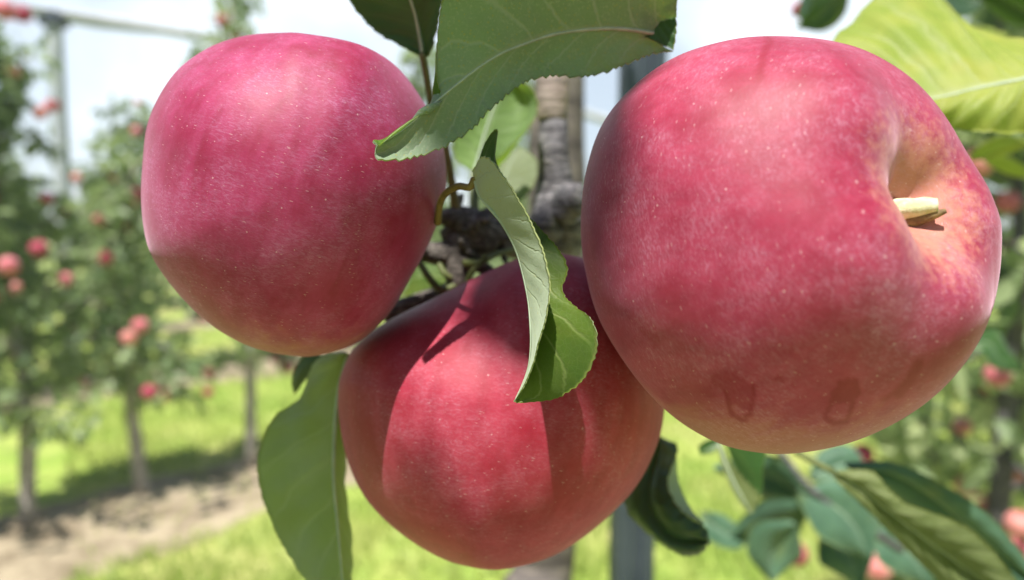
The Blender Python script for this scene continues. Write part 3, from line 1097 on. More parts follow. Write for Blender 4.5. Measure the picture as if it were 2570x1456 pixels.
st.append(tube_geo([P(1222, 640, kz - .010), P(1180, 690, kz - .010), P(1168, 740, kz - .008)], [.0008, .0009, .0008], n=8, seg=18))
v, f = join(st)
mesh_np('fruit_stalk', v - L0, f, [M['stalk']], tree)
tag(tree, 'near apple tree with a grey ringed limb and a dark knobbly spur between the apples', 'tree')


# ------------------------------------------------------------------ the three big apples
def big_apple(seed, cpx, cpy, cz, r, axis, outline, depth, sig, mat, label, rubs=(), lob=.02, lphase=0.0, stem=None, under=.55, cone=.03, sspread=1.25):
    c = P(cpx, cpy, cz)
    ax = np.array(axis[0] * RIGHT + axis[1] * UP - axis[2] * FWD)
    ax /= np.linalg.norm(ax)
    xh = np.cross(UP + .01 * RIGHT, ax)
    xh /= np.linalg.norm(xh)
    yh = np.cross(ax, xh)
    Mx = np.stack([xh, yh, ax], 1)
    nth, nph = 240, 300
    tt = np.linspace(0, 1, nth)
    th = np.pi * (.62 * tt + .38 * tt ** 2.2)
    th[0], th[-1] = 1e-4, np.pi - 1e-4
    ph = np.linspace(0, 2 * np.pi, nph, endpoint=False)
    T, Ph = np.meshgrid(th, ph, indexing='ij')
    dl = np.stack([np.sin(T) * np.cos(Ph), np.sin(T) * np.sin(Ph), np.cos(T)], -1)
    dw = dl @ Mx.T
    v = unit(CAM - c)
    rt = unit(np.cross(UP, v))
    up = np.cross(v, rt)
    a, b = dw @ rt, dw @ up
    psi = np.arctan2(b, a)
    sinb = np.sqrt(a * a + b * b)
    base = r * (1 + cone * np.cos(T)) * (1 + lob * np.cos(5 * Ph + lphase) * np.exp(-((T - .55) / .5) ** 2) + .6 * lob * np.cos(5 * Ph + lphase + .6) * np.exp(-((np.pi - T) / .5) ** 2))
    base = base * (1 + .012 * vnoise(dl.reshape(-1, 3) * 2.2, seed).reshape(T.shape))
    cav = 1 - depth * np.exp(-(T / sig) ** 1.75) - .12 * np.exp(-((np.pi - T) / .22) ** 2)
    ol_ = np.asarray(outline, float)
    oc = spline(np.vstack([ol_, ol_[:1]]), 800)
    cp = proj(c[None])[0]
    oang = np.arctan2(-(oc[:, 1] - cp[1]), oc[:, 0] - cp[0])
    orad = np.hypot(oc[:, 0] - cp[0], oc[:, 1] - cp[1])
    nb = 120
    bins = (np.arange(nb) + .5) / nb * 2 * np.pi - np.pi
    tgt = np.zeros(nb)
    od = np.argsort(oang)
    tgt = np.interp(bins, oang[od], orad[od], period=2 * np.pi)
    S_ = np.ones(nb)
    for it in range(14):
        sc_ = np.interp(psi.ravel(), bins, S_, period=2 * np.pi).reshape(psi.shape)
        rr = base * cav * (1 + (sc_ - 1) * np.clip(sinb * 1.05, 0, 1) ** 1.6)
        Vw = c + dw * rr[..., None]
        q = proj(Vw.reshape(-1, 3))
        an_ = np.arctan2(-(q[:, 1] - cp[1]), q[:, 0] - cp[0])
        ra_ = np.hypot(q[:, 0] - cp[0], q[:, 1] - cp[1])
        bi = ((an_ + np.pi) / (2 * np.pi) * nb).astype(int) % nb
        cur = np.zeros(nb)
        np.maximum.at(cur, bi, ra_)
        S_ *= (tgt / np.maximum(cur, 1)) ** .9
        S_ = .25 * np.roll(S_, 1) + .5 * S_ + .25 * np.roll(S_, -1)
    Vw = Vw.reshape(-1, 3)
    # how far the side that hangs down is browned: less blush plus painted lawn bounce
    dz = (Vw - c)[:, 2] / r
    thin = np.clip((-dz - under) / .45, 0, 1)
    stemz = np.clip(1.40 - T.ravel() / (sig * sspread), 0, 1)
    q = proj(Vw)
    rub = np.zeros(len(Vw))
    front = ((CAM - Vw) * (Vw - c)).sum(1) > 0
    for (kind, pts, w, amt) in rubs:
        pts = np.asarray(pts, float)
        xy = q[:, :2] + 5 * np.stack([vnoise(Vw * 420, 1), vnoise(Vw * 420, 2)], -1)
        if kind == 'line':
            d = np.full(len(xy), 1e9)
            for p0, p1 in zip(pts[:-1], pts[1:]):
                e = p1 - p0
                t = np.clip(((xy - p0) @ e) / (e @ e), 0, 1)
                d = np.minimum(d, np.linalg.norm(xy - p0 - t[:, None] * e, axis=1))
            rub = np.maximum(rub, amt * np.clip((w - d) / (w * .55), 0, 1) * front)
        else:
            inside = np.zeros(len(xy), bool)
            j = len(pts) - 1
            for i in range(len(pts)):
                xi, yi = pts[i]
                xj, yj = pts[j]
                with np.errstate(divide='ignore', invalid='ignore'):
                    cr = ((yi > xy[:, 1]) != (yj > xy[:, 1])) & (xy[:, 0] < (xj - xi) * (xy[:, 1] - yi) / (yj - yi + 1e-9) + xi)
                inside ^= cr
                j = i
            rub = np.maximum(rub, amt * inside * front)
    Vl = (Vw - c) @ Mx
    i = np.arange(nth * nph).reshape(nth, nph)
    quad = np.stack([i[:-1], i[1:], np.roll(i[1:], -1, 1), np.roll(i[:-1], -1, 1)], -1).reshape(-1, 4)
    o = mesh_np('apple', Vl, [quad], [mat], attrs={'thin': thin, 'stemz': stemz, 'rub': rub})
    m4 = Matrix([[*Mx[0], c[0]], [*Mx[1], c[1]], [*Mx[2], c[2]], [0, 0, 0, 1]])
    o.matrix_world = m4
    tag(o, label, 'apple', 'big red apples of the near cluster')
    # stem (in local coordinates, axis = z)
    zc = r * (1 + cone) * (1 - depth)
    if stem is None:
        sv, sf = tube_geo([(0, 0, zc - .003), (.0005, 0, zc + .003), (.002, .001, zc + .007)], [.0014, .0012, .0017], n=10, seg=16)
        mesh_np('stem', sv, sf, [M['stalk_brown']], o)
    return o, Mx, c, zc


mA = mat_apple('apple_skin_plum', 1.0, .038, bloom=1.0, bcol=(0.60, 0.33, 0.55), deep=(0.23, 0.005, 0.034), rose=(0.37, 0.026, 0.110))
mB = mat_apple('apple_skin_scarlet', 2.3, .042, bloom=.9, sheen=.14, deep=(0.27, 0.006, 0.024), rose=(0.43, 0.032, 0.070))
mC = mat_apple('apple_skin_rose', 3.7, .040, bloom=1.2, bcol=(0.62, 0.35, 0.50), deep=(0.25, 0.007, 0.032), rose=(0.40, 0.032, 0.085))

out_left = [(740, 80), (900, 110), (1000, 172), (1066, 260), (1108, 350), (1121, 450), (1109, 530), (1075, 615), (1030, 700), (980, 787), (900, 860), (800, 892),
            (730, 894), (620, 868), (516, 806), (426, 712), (374, 628), (355, 528), (357, 405), (372, 300), (432, 190), (522, 120), (620, 88)]
big_apple(1, 740, 480, .160, .0365, (.30, .93, .12), out_left, .30, .26, mA,
          'plum pink apple on the left, tapering downwards, with its stem turned away', under=.62, lob=.007)
out_mid = [(848, 960), (850, 1050), (870, 1150), (910, 1240), (970, 1310), (1050, 1370), (1130, 1410), (1220, 1430), (1300, 1423), (1400, 1390), (1500, 1320),
           (1590, 1230), (1640, 1140), (1664, 1060), (1668, 960), (1645, 850), (1590, 740), (1520, 670), (1440, 640), (1360, 634), (1290, 648), (1200, 690), (1100, 742),
           (1000, 788), (930, 830), (880, 880)]
big_apple(2, 1258, 1030, .186, .0425, (.10, .95, -.22), out_mid, .38, .28, mB,
          'scarlet apple at the bottom centre, half sunlit, with a curled leaf over it', under=.80)
out_right = [(2515, 560), (2508, 690), (2483, 800), (2430, 900), (2350, 990), (2250, 1060), (2130, 1112), (2000, 1138), (1900, 1136), (1800, 1112), (1700, 1055),
             (1620, 980), (1550, 885), (1500, 795), (1472, 700), (1457, 600), (1461, 480), (1488, 360), (1538, 270), (1620, 190), (1720, 130), (1850, 96), (1950, 90),
             (2070, 100), (2180, 130), (2290, 198), (2370, 288), (2430, 388), (2482, 470)]
rubs = [('poly', [(1775, 950), (1830, 930), (1895, 965), (1890, 1010), (1870, 1030), (1850, 1010), (1830, 1030), (1815, 985)], 0, .5),
        ('line', [(1822, 985), (1838, 1045), (1865, 1058), (1885, 1040), (1896, 965)], 8, .85),
        ('poly', [(2105, 960), (2150, 945), (2160, 990), (2140, 1010), (2095, 1015), (2088, 985)], 0, .7),
        ('line', [(2092, 1000), (2070, 1050), (2095, 1060), (2125, 1055), (2142, 1010)], 8, .85),
        ('line', [(2300, 915), (2280, 955), (2250, 985)], 20, .7),
        ('line', [(2215, 1000), (2270, 960)], 9, .5),
        ('line', [(1930, 95), (1912, 150), (1898, 200)], 13, .55),
        ('line', [(1845, 940), (1838, 958)], 9, .5), ('line', [(1948, 950), (1962, 948)], 8, .7),
        ('line', [(1610, 830), (1650, 855), (1640, 870)], 12, .4)]
apR, MxR, cR, zcR = big_apple(3, 1985, 615, .1385, .0405, (.37, .20, .88), out_right, .44, .32, mC,
                              'largest apple on the right, rosy red, showing its stem hollow and dried drip marks', rubs=rubs, sspread=1.55, lob=.022, lphase=0.6, stem=1, under=.45)
# its short broken stem
axw = MxR[:, 2]
sb = cR + axw * (zcR - .002)
sdir = unit(axw * .55 + RIGHT * .75 - UP * .06)
stem_pts = np.array([sb - axw * .002, sb + sdir * .003 + axw * .001, sb + sdir * .0048 + axw * .0012, sb + sdir * .0071 + axw * .001])
sv, sf = tube_geo((stem_pts - cR) @ MxR, [.0026, .0019, .0016, .0014], n=16, seg=30, bump=.16, bfreq=600, seed=3)
stem_o = mesh_np('stem', sv, sf, [M['stalk_pale']], apR)
sp_pts = np.array([sb + sdir * .0036 - UP * .0018, sb + sdir * .0058 - UP * .0016 + axw * .001, sb + sdir * .0080 - UP * .0010 + axw * .0015])
sv, sf = tube_geo((sp_pts - cR) @ MxR, [.0012, .0009, .0004], n=9, seg=14, bump=.2, bfreq=700, seed=5)
mesh_np('stem_splinter', sv, sf, [M['stem_tip']], stem_o)


# unseen leaves of our own tree, added overhead to shade chosen parts of the cluster
def sun_spot(p):
    """photo pixel of the spot on an apple where the sunlight passing p would land"""
    d = -np.array(SUN)
    best = None
    for k, (cc, rr_) in enumerate(APPLES):
        w = cc - p
        t = w @ d
        e2 = w @ w - t * t
        if t > 0 and e2 < rr_ * rr_:
            t0 = t - math.sqrt(rr_ * rr_ - e2)
            if best is None or t0 < best[0]:
                best = (t0, k, proj((p + d * t0)[None])[0])
    return best


def wants_sun(k, x, y):
    if k == 0:
        return x < 1010
    if k == 1:
        return 1085 < x < 1385 + .4 * (y - 1000) and 850 < y < 1400
    if k >= 3:
        return True
    return x > 1640 and y < 1040


APPLES = [(P(740, 480, .160), .0365), (P(1258, 1030, .186), .0425), (P(1985, 615, .1385), .0405), (P(1330, 660, .124), .006), (P(1345, 790, .123), .006)]
B_, A_, N_, S_z = [], [], [], []
covered = {}
for _ in range(14000):
    hz = rng.uniform(.40, .85)
    p = P(1300, 728, .16) + np.array(SUN) * (hz / SUN.z) + np.array([rng.uniform(-.16, .16), rng.uniform(-.10, .14), 0])
    qx = proj(p[None])[0]
    if qx[2] > .02 and -250 < qx[1] < 1600 and -200 < qx[0] < 2800:
        continue
    hit = 0
    cells = set()
    ax_ = unit(rng.normal(size=3) * np.array([1, 1, .25]) + np.array([0, 0, -.15]))
    sz_ = rng.uniform(.028, .060)
    for t in (0, .25, .5, .75, 1.0):
        for wside in (-.24, 0, .24):
            side = unit(np.cross(ax_, np.array([0, 0, 1.0])))
            b_ = sun_spot(p + ax_ * sz_ * t + side * sz_ * wside)
            if b_ is not None:
                if wants_sun(b_[1], b_[2][0], b_[2][1]):
                    hit += 9 if b_[1] >= 3 else (2 if b_[1] == 2 else 4 if b_[1] == 0 or (b_[1] == 1 and b_[2][1] > 940) else 1)
                else:
                    cells.add((b_[1], int(b_[2][0] // 45), int(b_[2][1] // 45)))
    fresh = [c_ for c_ in cells if covered.get(c_, 0) < 2]
    if hit > 3 or len(fresh) < 2:
        continue
    for c_ in cells:
        covered[c_] = covered.get(c_, 0) + 1
    B_.append(p); A_.append(ax_); S_z.append(sz_)
    N_.append(unit(rng.normal(0, .25, 3) + np.array([0, 0, 1.0])))
v, fs = leaves_geo(np.array(B_), np.array(A_), np.array(N_), np.array(S_z), .55)
mesh_np('crown', v - L0, fs, [M['fol_shade']], tree, smooth=False, attrs={'tone': np.repeat(rng.random(len(B_)), 8)})
br_ = [tube_geo([P(1432, -400, tz) + np.array([0, 0, .12]), np.array([.12, .50, CAMH + .45]), np.array([.22, .36, CAMH + .52]), np.array([.30, .22, CAMH + .58])], [.009, .007, .004, .002], n=8, seg=30)]
v, fs = join(br_)
mesh_np('branch', v - L0, fs, [M['bark']], tree)


# ------------------------------------------------------------------ leaves near the camera
def leaf(mid, eA, eB, mat, mat_back, label, face=1, nu=90, nv=14, bulge=0.0, serr=.0005, tooth=.0021, wave=0.0, thick=.00028, seed=0, stalk=None, stalk_r=.0011,
         stalk_mat='stalk', quilt=.0003, midrib=True, name='apple_leaf'):
    """mid, eA, eB: lists of (px, py, z): midrib and the two margins, base to tip.  face=+1: mat is on the side seen"""
    md = spline([P(*p) for p in mid], nu)
    rows = []
    vs_ = []
    rs = np.random.default_rng(seed)
    L = np.linalg.norm(np.diff(md, axis=0), axis=1).sum()
    view = unit(CAM - md.mean(0))
    halves = []
    for e, sgn in ((eA, -1), (eB, 1)):
        if e is None:
            continue
        ed = spline([P(*p) for p in e], nu)
        el = np.concatenate([[0], np.cumsum(np.linalg.norm(np.diff(ed, axis=0), axis=1))])
        # saw teeth along the margin, pointing to the tip
        nt_ = el / tooth + .25 * np.sin(el / tooth * 1.7)
        saw = (nt_ - np.floor(nt_))
        amp = serr * (.7 + .5 * rs.random(int(nt_.max()) + 2)[np.floor(nt_).astype(int)])
        outv = unit(ed - md)
        ed = ed + outv * (amp * (saw - .4))[:, None] * np.clip(np.minimum(np.arange(nu), nu - 1 - np.arange(nu)) / 6, 0, 1)[:, None]
        halves.append((sgn, ed))
    tan = unit(np.gradient(md, axis=0))
    cols_ = []
    for sgn, ed in halves:
        if sgn < 0:
            order = np.linspace(1, 0, nv, endpoint=False)
        else:
            order = np.linspace(0, 1, nv + 1)[1:]
        for t in order:
            p = md * (1 - t) + ed * t
            nrm = unit(np.cross(tan, ed - md)) * sgn
            nrm = np.where(((nrm @ view) < 0)[:, None], nrm, nrm)
            p = p + nrm * (bulge * math.sin(t * math.pi) + wave * np.sin(np.arange(nu) / nu * 14 + seed + sgn) * t ** 2
                           + quilt * np.sin((np.arange(nu) / nu * 9 - 1.9 * t ** .8 + .23 * sgn) * 2 * math.pi) * t * (1.2 - t))[:, None]
            cols_.append((sgn * t, p))
    cols_.append((0.0, md))
    cols_.sort(key=lambda c: c[0])
    tv = np.array([c[0] for c in cols_])
    Gd = np.stack([c[1] for c in cols_], 1)            # nu x m x 3
    m = Gd.shape[1]
    gu = np.gradient(Gd, axis=0)
    gv = np.gradient(Gd, axis=1)
    N = unit(np.cross(gu, gv))
    # which winding faces the camera
    hf = (tv <= 0) if eA is not None else (tv >= 0)
    s = np.sign((N * (CAM - Gd)).sum(-1)[:, hf].mean()) * face
    if s == 0:
        s = 1
    Nf = N * s                                         # outward of the side with `mat`
    i = np.arange(nu * m).reshape(nu, m)
    q = np.stack([i[:-1, :-1], i[1:, :-1], i[1:, 1:], i[:-1, 1:]], -1).reshape(-1, 4)
    if s < 0:
        q = q[:, ::-1]
    V = np.vstack([Gd.reshape(-1, 3), (Gd - Nf * thick).reshape(-1, 3)])
    off = nu * m
    qb = q[:, ::-1] + off
    bd = np.concatenate([i[0, :], i[1:, -1], i[-1, ::-1][1:], i[::-1, 0][1:-1]])
    bn = np.roll(bd, -1)
    rim = np.stack([bd, bn, bn + off, bd + off], -1)
    if s > 0:
        rim = rim[:, ::-1]
    U = np.repeat(np.linspace(0, 1, nu)[:, None], m, 1)
    Vv = np.repeat((tv * .5 + .5)[None], nu, 0)
    uv = np.stack([U.ravel(), Vv.ravel()], -1)
    uv = np.vstack([uv, uv])
    root = empty(name, md[0])
    L0_ = np.array(root.location)
    o = mesh_np('leaf_blade', V - L0_, [np.vstack([q, qb, rim])], [M[mat], M[mat_back]], root,
                midx=np.concatenate([np.zeros(len(q)), np.ones(len(qb)), np.zeros(len(rim))]), uv=uv)
    if midrib:
        k = np.linspace(0, nu - 1, 14).astype(int)
        j0 = int(np.argmin(np.abs(tv)))
        pts = Gd[k, j0] + (Nf[k, j0] * (-thick * .5))
        rad = np.linspace(.00062, .00018, len(k)) * (stalk_r / .0011)
        mv, mf = tube_geo(pts, rad, n=6, seg=50)
        mesh_np('midrib', mv - L0_, mf, [M['rib']], root)
    if stalk is not None:
        pts = [P(*p) for p in stalk] + [md[0], md[2]]
        sv_, sf_ = tube_geo(pts, [stalk_r * 1.15] + [stalk_r] * (len(pts) - 2) + [stalk_r * .8], n=8, seg=40)
        mesh_np('leaf_stalk', sv_ - L0_, sf_, [M[stalk_mat]], root)
    tag(root, label, 'leaf', 'apple leaves around the near cluster')
    return root


# L1 the broad leaf across the top, seen from its hairy side; its frayed end lies over the left apple
leaf(mid=[(1640, 84, .152), (1570, 74, .150), (1501, 73, .148), (1398, 85, .145), (1329, 107, .142), (1260, 134, .139), (1191, 178, .1375), (1105, 246, .1355), (1030, 312, .1330), (946, 366, .1295)],
     eA=[(1692, 125, .153), (1640, 133, .1525), (1560, 165, .150), (1520, 180, .149), (1460, 192, .1475), (1400, 187, .1455), (1340, 196, .143), (1300, 216, .141), (1235, 268, .1385), (1180, 325, .1365), (1125, 360, .1350), (1060, 386, .1330), (1000, 399, .1310), (947, 400, .1295)],
     eB=[(1694, 40, .150), (1690, -60, .146), (1640, -190, .139), (1500, -260, .132), (1350, -240, .129), (1230, -170, .129), (1150, -80, .131), (1110, 10, .134), (1098, 120, .136), (1098, 200, .136), (1108, 246, .1360), (1085, 264, .1348), (1030, 308, .1332), (948, 364, .1295)],
     mat='leaf_fuzzy', mat_back='leaf_back', label='broad fuzzy green leaf across the top with a frayed end over the left apple', nu=160, nv=22, bulge=.0012, serr=.0007, tooth=.0020, wave=.0006, seed=3, quilt=.00035, stalk_r=.0009)
# its folded glossy corner on the right
leaf(mid=[(1720, -60, .156), (1670, -10, .153), (1640, 50, .1525), (1622, 92, .152)],
     eA=[(1715, -60, .1555), (1697, 0, .1515), (1696, 70, .150), (1690, 126, .1505)],
     eB=[(1690, -60, .157), (1640, -10, .1545), (1590, 40, .1535), (1612, 96, .1525)],
     mat='leaf_top', mat_back='leaf_under', label='dark glossy leaf tip with pale net veins right of the broad fuzzy leaf', nu=50, nv=12, serr=.0004, seed=5, midrib=False)
# L2 the dark leaf with a long stalk, top left of centre
leaf(mid=[(1061, 142, .176), (1052, 90, .175), (1042, 40, .173), (1030, 0, .171), (1000, -120, .166), (960, -230, .160)],
     eA=[(1063, 145, .176), (1000, 112, .178), (950, 85, .179), (915, 52, .179), (880, 8, .178), (850, -60, .174), (880, -170, .166), (955, -232, .160)],
     eB=[(1063, 145, .176), (1078, 132, .175), (1095, 70, .172), (1108, 0, .168), (1120, -70, .164), (1080, -180, .160), (965, -232, .160)],
     mat='leaf_top', mat_back='leaf_under', label='dark green leaf with a pale midrib hanging from the top edge on a long stalk', seed=6, nu=80, nv=12, serr=.0005, tooth=.0026,
     stalk=[(1092, 330, .190), (1080, 250, .184), (1070, 190, .179)], stalk_r=.00095, bulge=.001)
# L3 the folded leaf hanging in the middle: near flap shows its pale underside, far flap its upper side
near_mid = [(1190, 448, .1400), (1205, 500, .1385), (1243, 540, .137), (1290, 620, .134), (1318, 720, .131), (1330, 810, .129), (1331, 890, .1285), (1318, 945, .129), (1290, 1008, .1295)]
leaf(mid=near_mid,
     eA=[(1184, 430, .1385), (1214, 393, .1335), (1260, 440, .129), (1310, 520, .1255), (1345, 590, .1235), (1366, 650, .1215), (1377, 715, .1205), (1370, 785, .1205), (1350, 858, .122), (1328, 935, .1255), (1291, 1008, .1295)],
     eB=[(1192, 446, .1400), (1212, 372, .1420), (1246, 324, .1435), (1240, 395, .1430), (1290, 500, .1400), (1350, 570, .1370), (1395, 618, .1330), (1424, 672, .130), (1411, 733, .1285), (1440, 768, .1255), (1482, 800, .1220), (1498, 850, .1205), (1490, 905, .1210), (1462, 952, .1230), (1420, 986, .1260), (1370, 1004, .129), (1300, 1010, .1295)],
     mat='leaf_felt', mat_back='leaf_olive', label='folded leaf hanging in the middle, pale underside in front, serrated dark half behind', face=1, nu=150, nv=18, serr=.00045, tooth=.0017, seed=8,
     stalk=[(1098, 560, .155), (1104, 512, .150), (1120, 484, .146), (1150, 468, .143), (1178, 470, .141)], stalk_r=.00075, stalk_mat='stalk_brown', quilt=.0002)
# L4 long leaf hanging left of the centre apple
leaf(mid=[(872, 890, .188), (850, 985, .187), (840, 1090, .186), (838, 1200, .185), (848, 1320, .184), (858, 1440, .183), (866, 1540, .183)],
     eA=[(870, 884, .188), (800, 898, .192), (766, 940, .194), (745, 1000, .194), (692, 1042, .193), (662, 1105, .191), (650, 1168, .189), (656, 1250, .188), (690, 1345, .187), (748, 1425, .186), (810, 1490, .185), (862, 1540, .183)],
     eB=[(876, 890, .188), (868, 985, .196), (866, 1090, .204), (862, 1200, .208), (866, 1300, .204), (868, 1400, .197), (870, 1540, .183)],
     mat='leaf_greyolive', mat_back='leaf_back', label='long pale green leaf hanging left of the bottom centre apple, underside showing', seed=9, nu=110, nv=16, serr=.0004, tooth=.003, bulge=.002, wave=.0012, quilt=.0006, stalk_r=.0013)
leaf(mid=[(800, 880, .205), (770, 910, .206), (745, 950, .207), (738, 985, .208)],
     eA=[(805, 900, .204), (790, 920, .205), (768, 950, .206), (740, 988, .208)],
     eB=[(770, 885, .206), (745, 915, .208), (732, 950, .209), (736, 985, .208)],
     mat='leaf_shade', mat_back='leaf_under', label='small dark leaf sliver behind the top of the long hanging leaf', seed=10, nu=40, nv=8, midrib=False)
# L5 dark leaf under the right apple, curling, with a grey-green fold
leaf(mid=[(1655, 1098, .226), (1640, 1170, .222), (1628, 1230, .218), (1640, 1290, .214), (1690, 1345, .211), (1776, 1352, .209)],
     eA=[(1650, 1100, .226), (1600, 1150, .224), (1570, 1220, .222), (1572, 1280, .219), (1606, 1322, .216), (1650, 1358, .213), (1692, 1386, .211), (1735, 1396, .210), (1768, 1380, .209), (1779, 1352, .209)],
     eB=[(1660, 1098, .226), (1699, 1118, .222), (1694, 1152, .219), (1676, 1200, .215), (1682, 1240, .212), (1712, 1284, .209), (1748, 1308, .208), (1772, 1326, .208), (1779, 1350, .209)],
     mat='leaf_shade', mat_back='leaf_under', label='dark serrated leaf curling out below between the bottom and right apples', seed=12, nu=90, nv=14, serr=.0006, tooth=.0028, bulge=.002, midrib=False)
leaf(mid=[(1694, 1148, .2200), (1676, 1195, .2160), (1682, 1238, .2130), (1712, 1282, .2100), (1762, 1312, .2090)],
     eA=None,
     eB=[(1698, 1150, .224), (1700, 1195, .226), (1714, 1240, .226), (1738, 1282, .222), (1766, 1313, .2090)],
     mat='leaf_under', mat_back='leaf_top', label='grey green turned up edge behind the dark curling leaf', seed=13, nu=50, nv=8, serr=.0003, midrib=False)
# L6 small folded olive leaf with a darker one behind it
leaf(mid=[(1802, 1112, .262), (1822, 1165, .260), (1845, 1215, .258), (1868, 1255, .256), (1885, 1288, .255)],
     eA=[(1798, 1114, .262), (1812, 1165, .258), (1832, 1215, .255), (1856, 1258, .254), (1880, 1289, .255)],
     eB=[(1808, 1112, .262), (1836, 1165, .259), (1868, 1205, .257), (1903, 1240, .255), (1892, 1284, .255)],
     mat='leaf_dull', mat_back='leaf_top', label='small folded olive leaf dangling below the right apple', seed=14, nu=50, nv=8, serr=.0003)
leaf(mid=[(1825, 1105, .275), (1860, 1150, .274), (1890, 1195, .273), (1910, 1240, .272)],
     eA=[(1820, 1108, .275), (1838, 1160, .276), (1872, 1205, .275), (1906, 1242, .272)],
     eB=[(1830, 1100, .275), (1915, 1120, .272), (1914, 1180, .271), (1912, 1240, .272)],
     mat='leaf_top', mat_back='leaf_under', label='dark green leaf right behind the small folded olive leaf', seed=15, nu=40, nv=8, midrib=False)
leaf(mid=[(1812, 1105, .27), (1780, 1122, .27), (1755, 1138, .27)], eA=[(1810, 1100, .27), (1775, 1105, .27), (1752, 1120, .27)], eB=[(1812, 1112, .27), (1790, 1135, .268), (1758, 1142, .27)],
     mat='leaf_top', mat_back='leaf_under', label='small leaf tip left of the olive leaf under the right apple', seed=16, nu=30, nv=6, midrib=False)
# L7 the long leaf at lower right, half in shade, and the bluish one behind
leaf(mid=[(2086, 1182, .262), (2160, 1228, .258), (2240, 1290, .253), (2320, 1352, .248), (2450, 1446, .242), (2560, 1530, .236)],
     eA=[(2080, 1180, .262), (2130, 1235, .262), (2188, 1292, .260), (2275, 1380, .256), (2354, 1456, .251), (2450, 1530, .243), (2560, 1560, .236)],
     eB=[(2090, 1181, .262), (2166, 1179, .257), (2200, 1192, .254), (2232, 1230, .251), (2276, 1264, .248), (2341, 1287, .243), (2407, 1312, .238), (2472, 1360, .235), (2547, 1454, .233), (2575, 1525, .236)],
     mat='leaf_dull', mat_back='leaf_top', label='long olive leaf at the lower right corner, half shaded and half sunlit', seed=17, nu=110, nv=16, serr=.0005, tooth=.003, bulge=.0025,
     stalk=[(1995, 1132, .275), (2040, 1158, .268)], stalk_r=.0012, quilt=.0006)
leaf(mid=[(2120, 1165, .300), (2230, 1185, .298), (2330, 1240, .296), (2450, 1340, .294), (2600, 1470, .292)],
     eA=[(2120, 1170, .300), (2220, 1230, .303), (2310, 1300, .303), (2430, 1400, .300), (2590, 1480, .292)],
     eB=[(2122, 1160, .300), (2240, 1160, .294), (2345, 1205, .290), (2480, 1290, .288), (2605, 1440, .290)],
     mat='leaf_teal', mat_back='leaf_under', label='bluish green leaf lying behind the long olive leaf', seed=18, nu=80, nv=12, serr=.0006, tooth=.004, bulge=.003)
# L8 the big sunlit lime leaf behind the upper right of the right apple
leaf(mid=[(2700, 165, .205), (2569, 198, .208), (2450, 222, .212), (2365, 243, .216), (2240, 262, .222), (2140, 230, .228)],
     eA=[(2702, 120, .212), (2600, 110, .226), (2480, 90, .236), (2410, 40, .244), (2330, -40, .250), (2220, -20, .250), (2140, 50, .246), (2090, 98, .240), (2110, 180, .232)],
     eB=[(2700, 180, .205), (2640, 300, .206), (2569, 332, .207), (2480, 334, .209), (2420, 330, .212), (2330, 320, .218), (2200, 290, .226), (2142, 236, .228)],
     mat='leaf_lime', mat_back='leaf_back', label='large sunlit yellow green leaf behind the upper right of the right apple', seed=19, nu=100, nv=16, serr=.0005, tooth=.004, bulge=.003, wave=.001, quilt=.0020, stalk_r=.0013)
# L9 pale leaf behind the middle and the grey green one below it
leaf(mid=[(1188, 432, .232), (1205, 375, .233), (1222, 315, .234), (1250, 240, .235), (1275, 195, .235)],
     eA=[(1186, 430, .232), (1146, 400, .238), (1138, 350, .240), (1160, 280, .240), (1200, 210, .238), (1272, 190, .235)],
     eB=[(1190, 432, .232), (1246, 398, .226), (1285, 362, .224), (1330, 312, .224), (1347, 270, .226), (1332, 222, .230), (1280, 190, .235)],
     mat='leaf_pale', mat_back='leaf_back', label='pale yellow green leaf seen between the apples behind the folded leaf', seed=20, nu=70, nv=12, serr=.0004, tooth=.004, bulge=.006,
     stalk=[(1190, 560, .222), (1184, 500, .226), (1186, 460, .230)], stalk_r=.0010)
leaf(mid=[(1235, 540, .262), (1255, 480, .262), (1275, 425, .262), (1300, 372, .262)],
     eA=[(1230, 538, .262), (1215, 480, .266), (1235, 420, .266), (1296, 370, .262)],
     eB=[(1240, 540, .262), (1300, 510, .258), (1340, 460, .257), (1345, 400, .258), (1305, 370, .262)],
     mat='leaf_greyolive', mat_back='leaf_top', label='grey green leaf low between the folded leaf and the grey limb', seed=21, nu=50, nv=10, serr=.0003, tooth=.004)
leaf(mid=[(1398, 590, .30), (1425, 605, .298), (1450, 610, .296), (1475, 600, .295)],
     eA=[(1398, 586, .30), (1420, 580, .30), (1448, 575, .30), (1475, 570, .295)],
     eB=[(1396, 594, .30), (1412, 635, .294), (1440, 640, .292), (1478, 625, .295)],
     mat='leaf_under', mat_back='leaf_top', label='pale leaf scrap tucked under the grey limb beside the right apple', seed=22, nu=36, nv=8, serr=.0003, midrib=False)
leaf(mid=[(1030, 700, .26), (1070, 690, .26), (1110, 700, .26), (1150, 740, .26)],
     eA=[(1030, 690, .26), (1060, 660, .262), (1100, 660, .262), (1150, 730, .26)],
     eB=[(1010, 740, .26), (1050, 770, .258), (1110, 770, .258), (1152, 745, .26)],
     mat='leaf_olive', mat_back='leaf_under', label='shaded olive leaf behind the fruit stalks above the bottom centre apple', seed=23, nu=36, nv=8, serr=.0003, midrib=False)
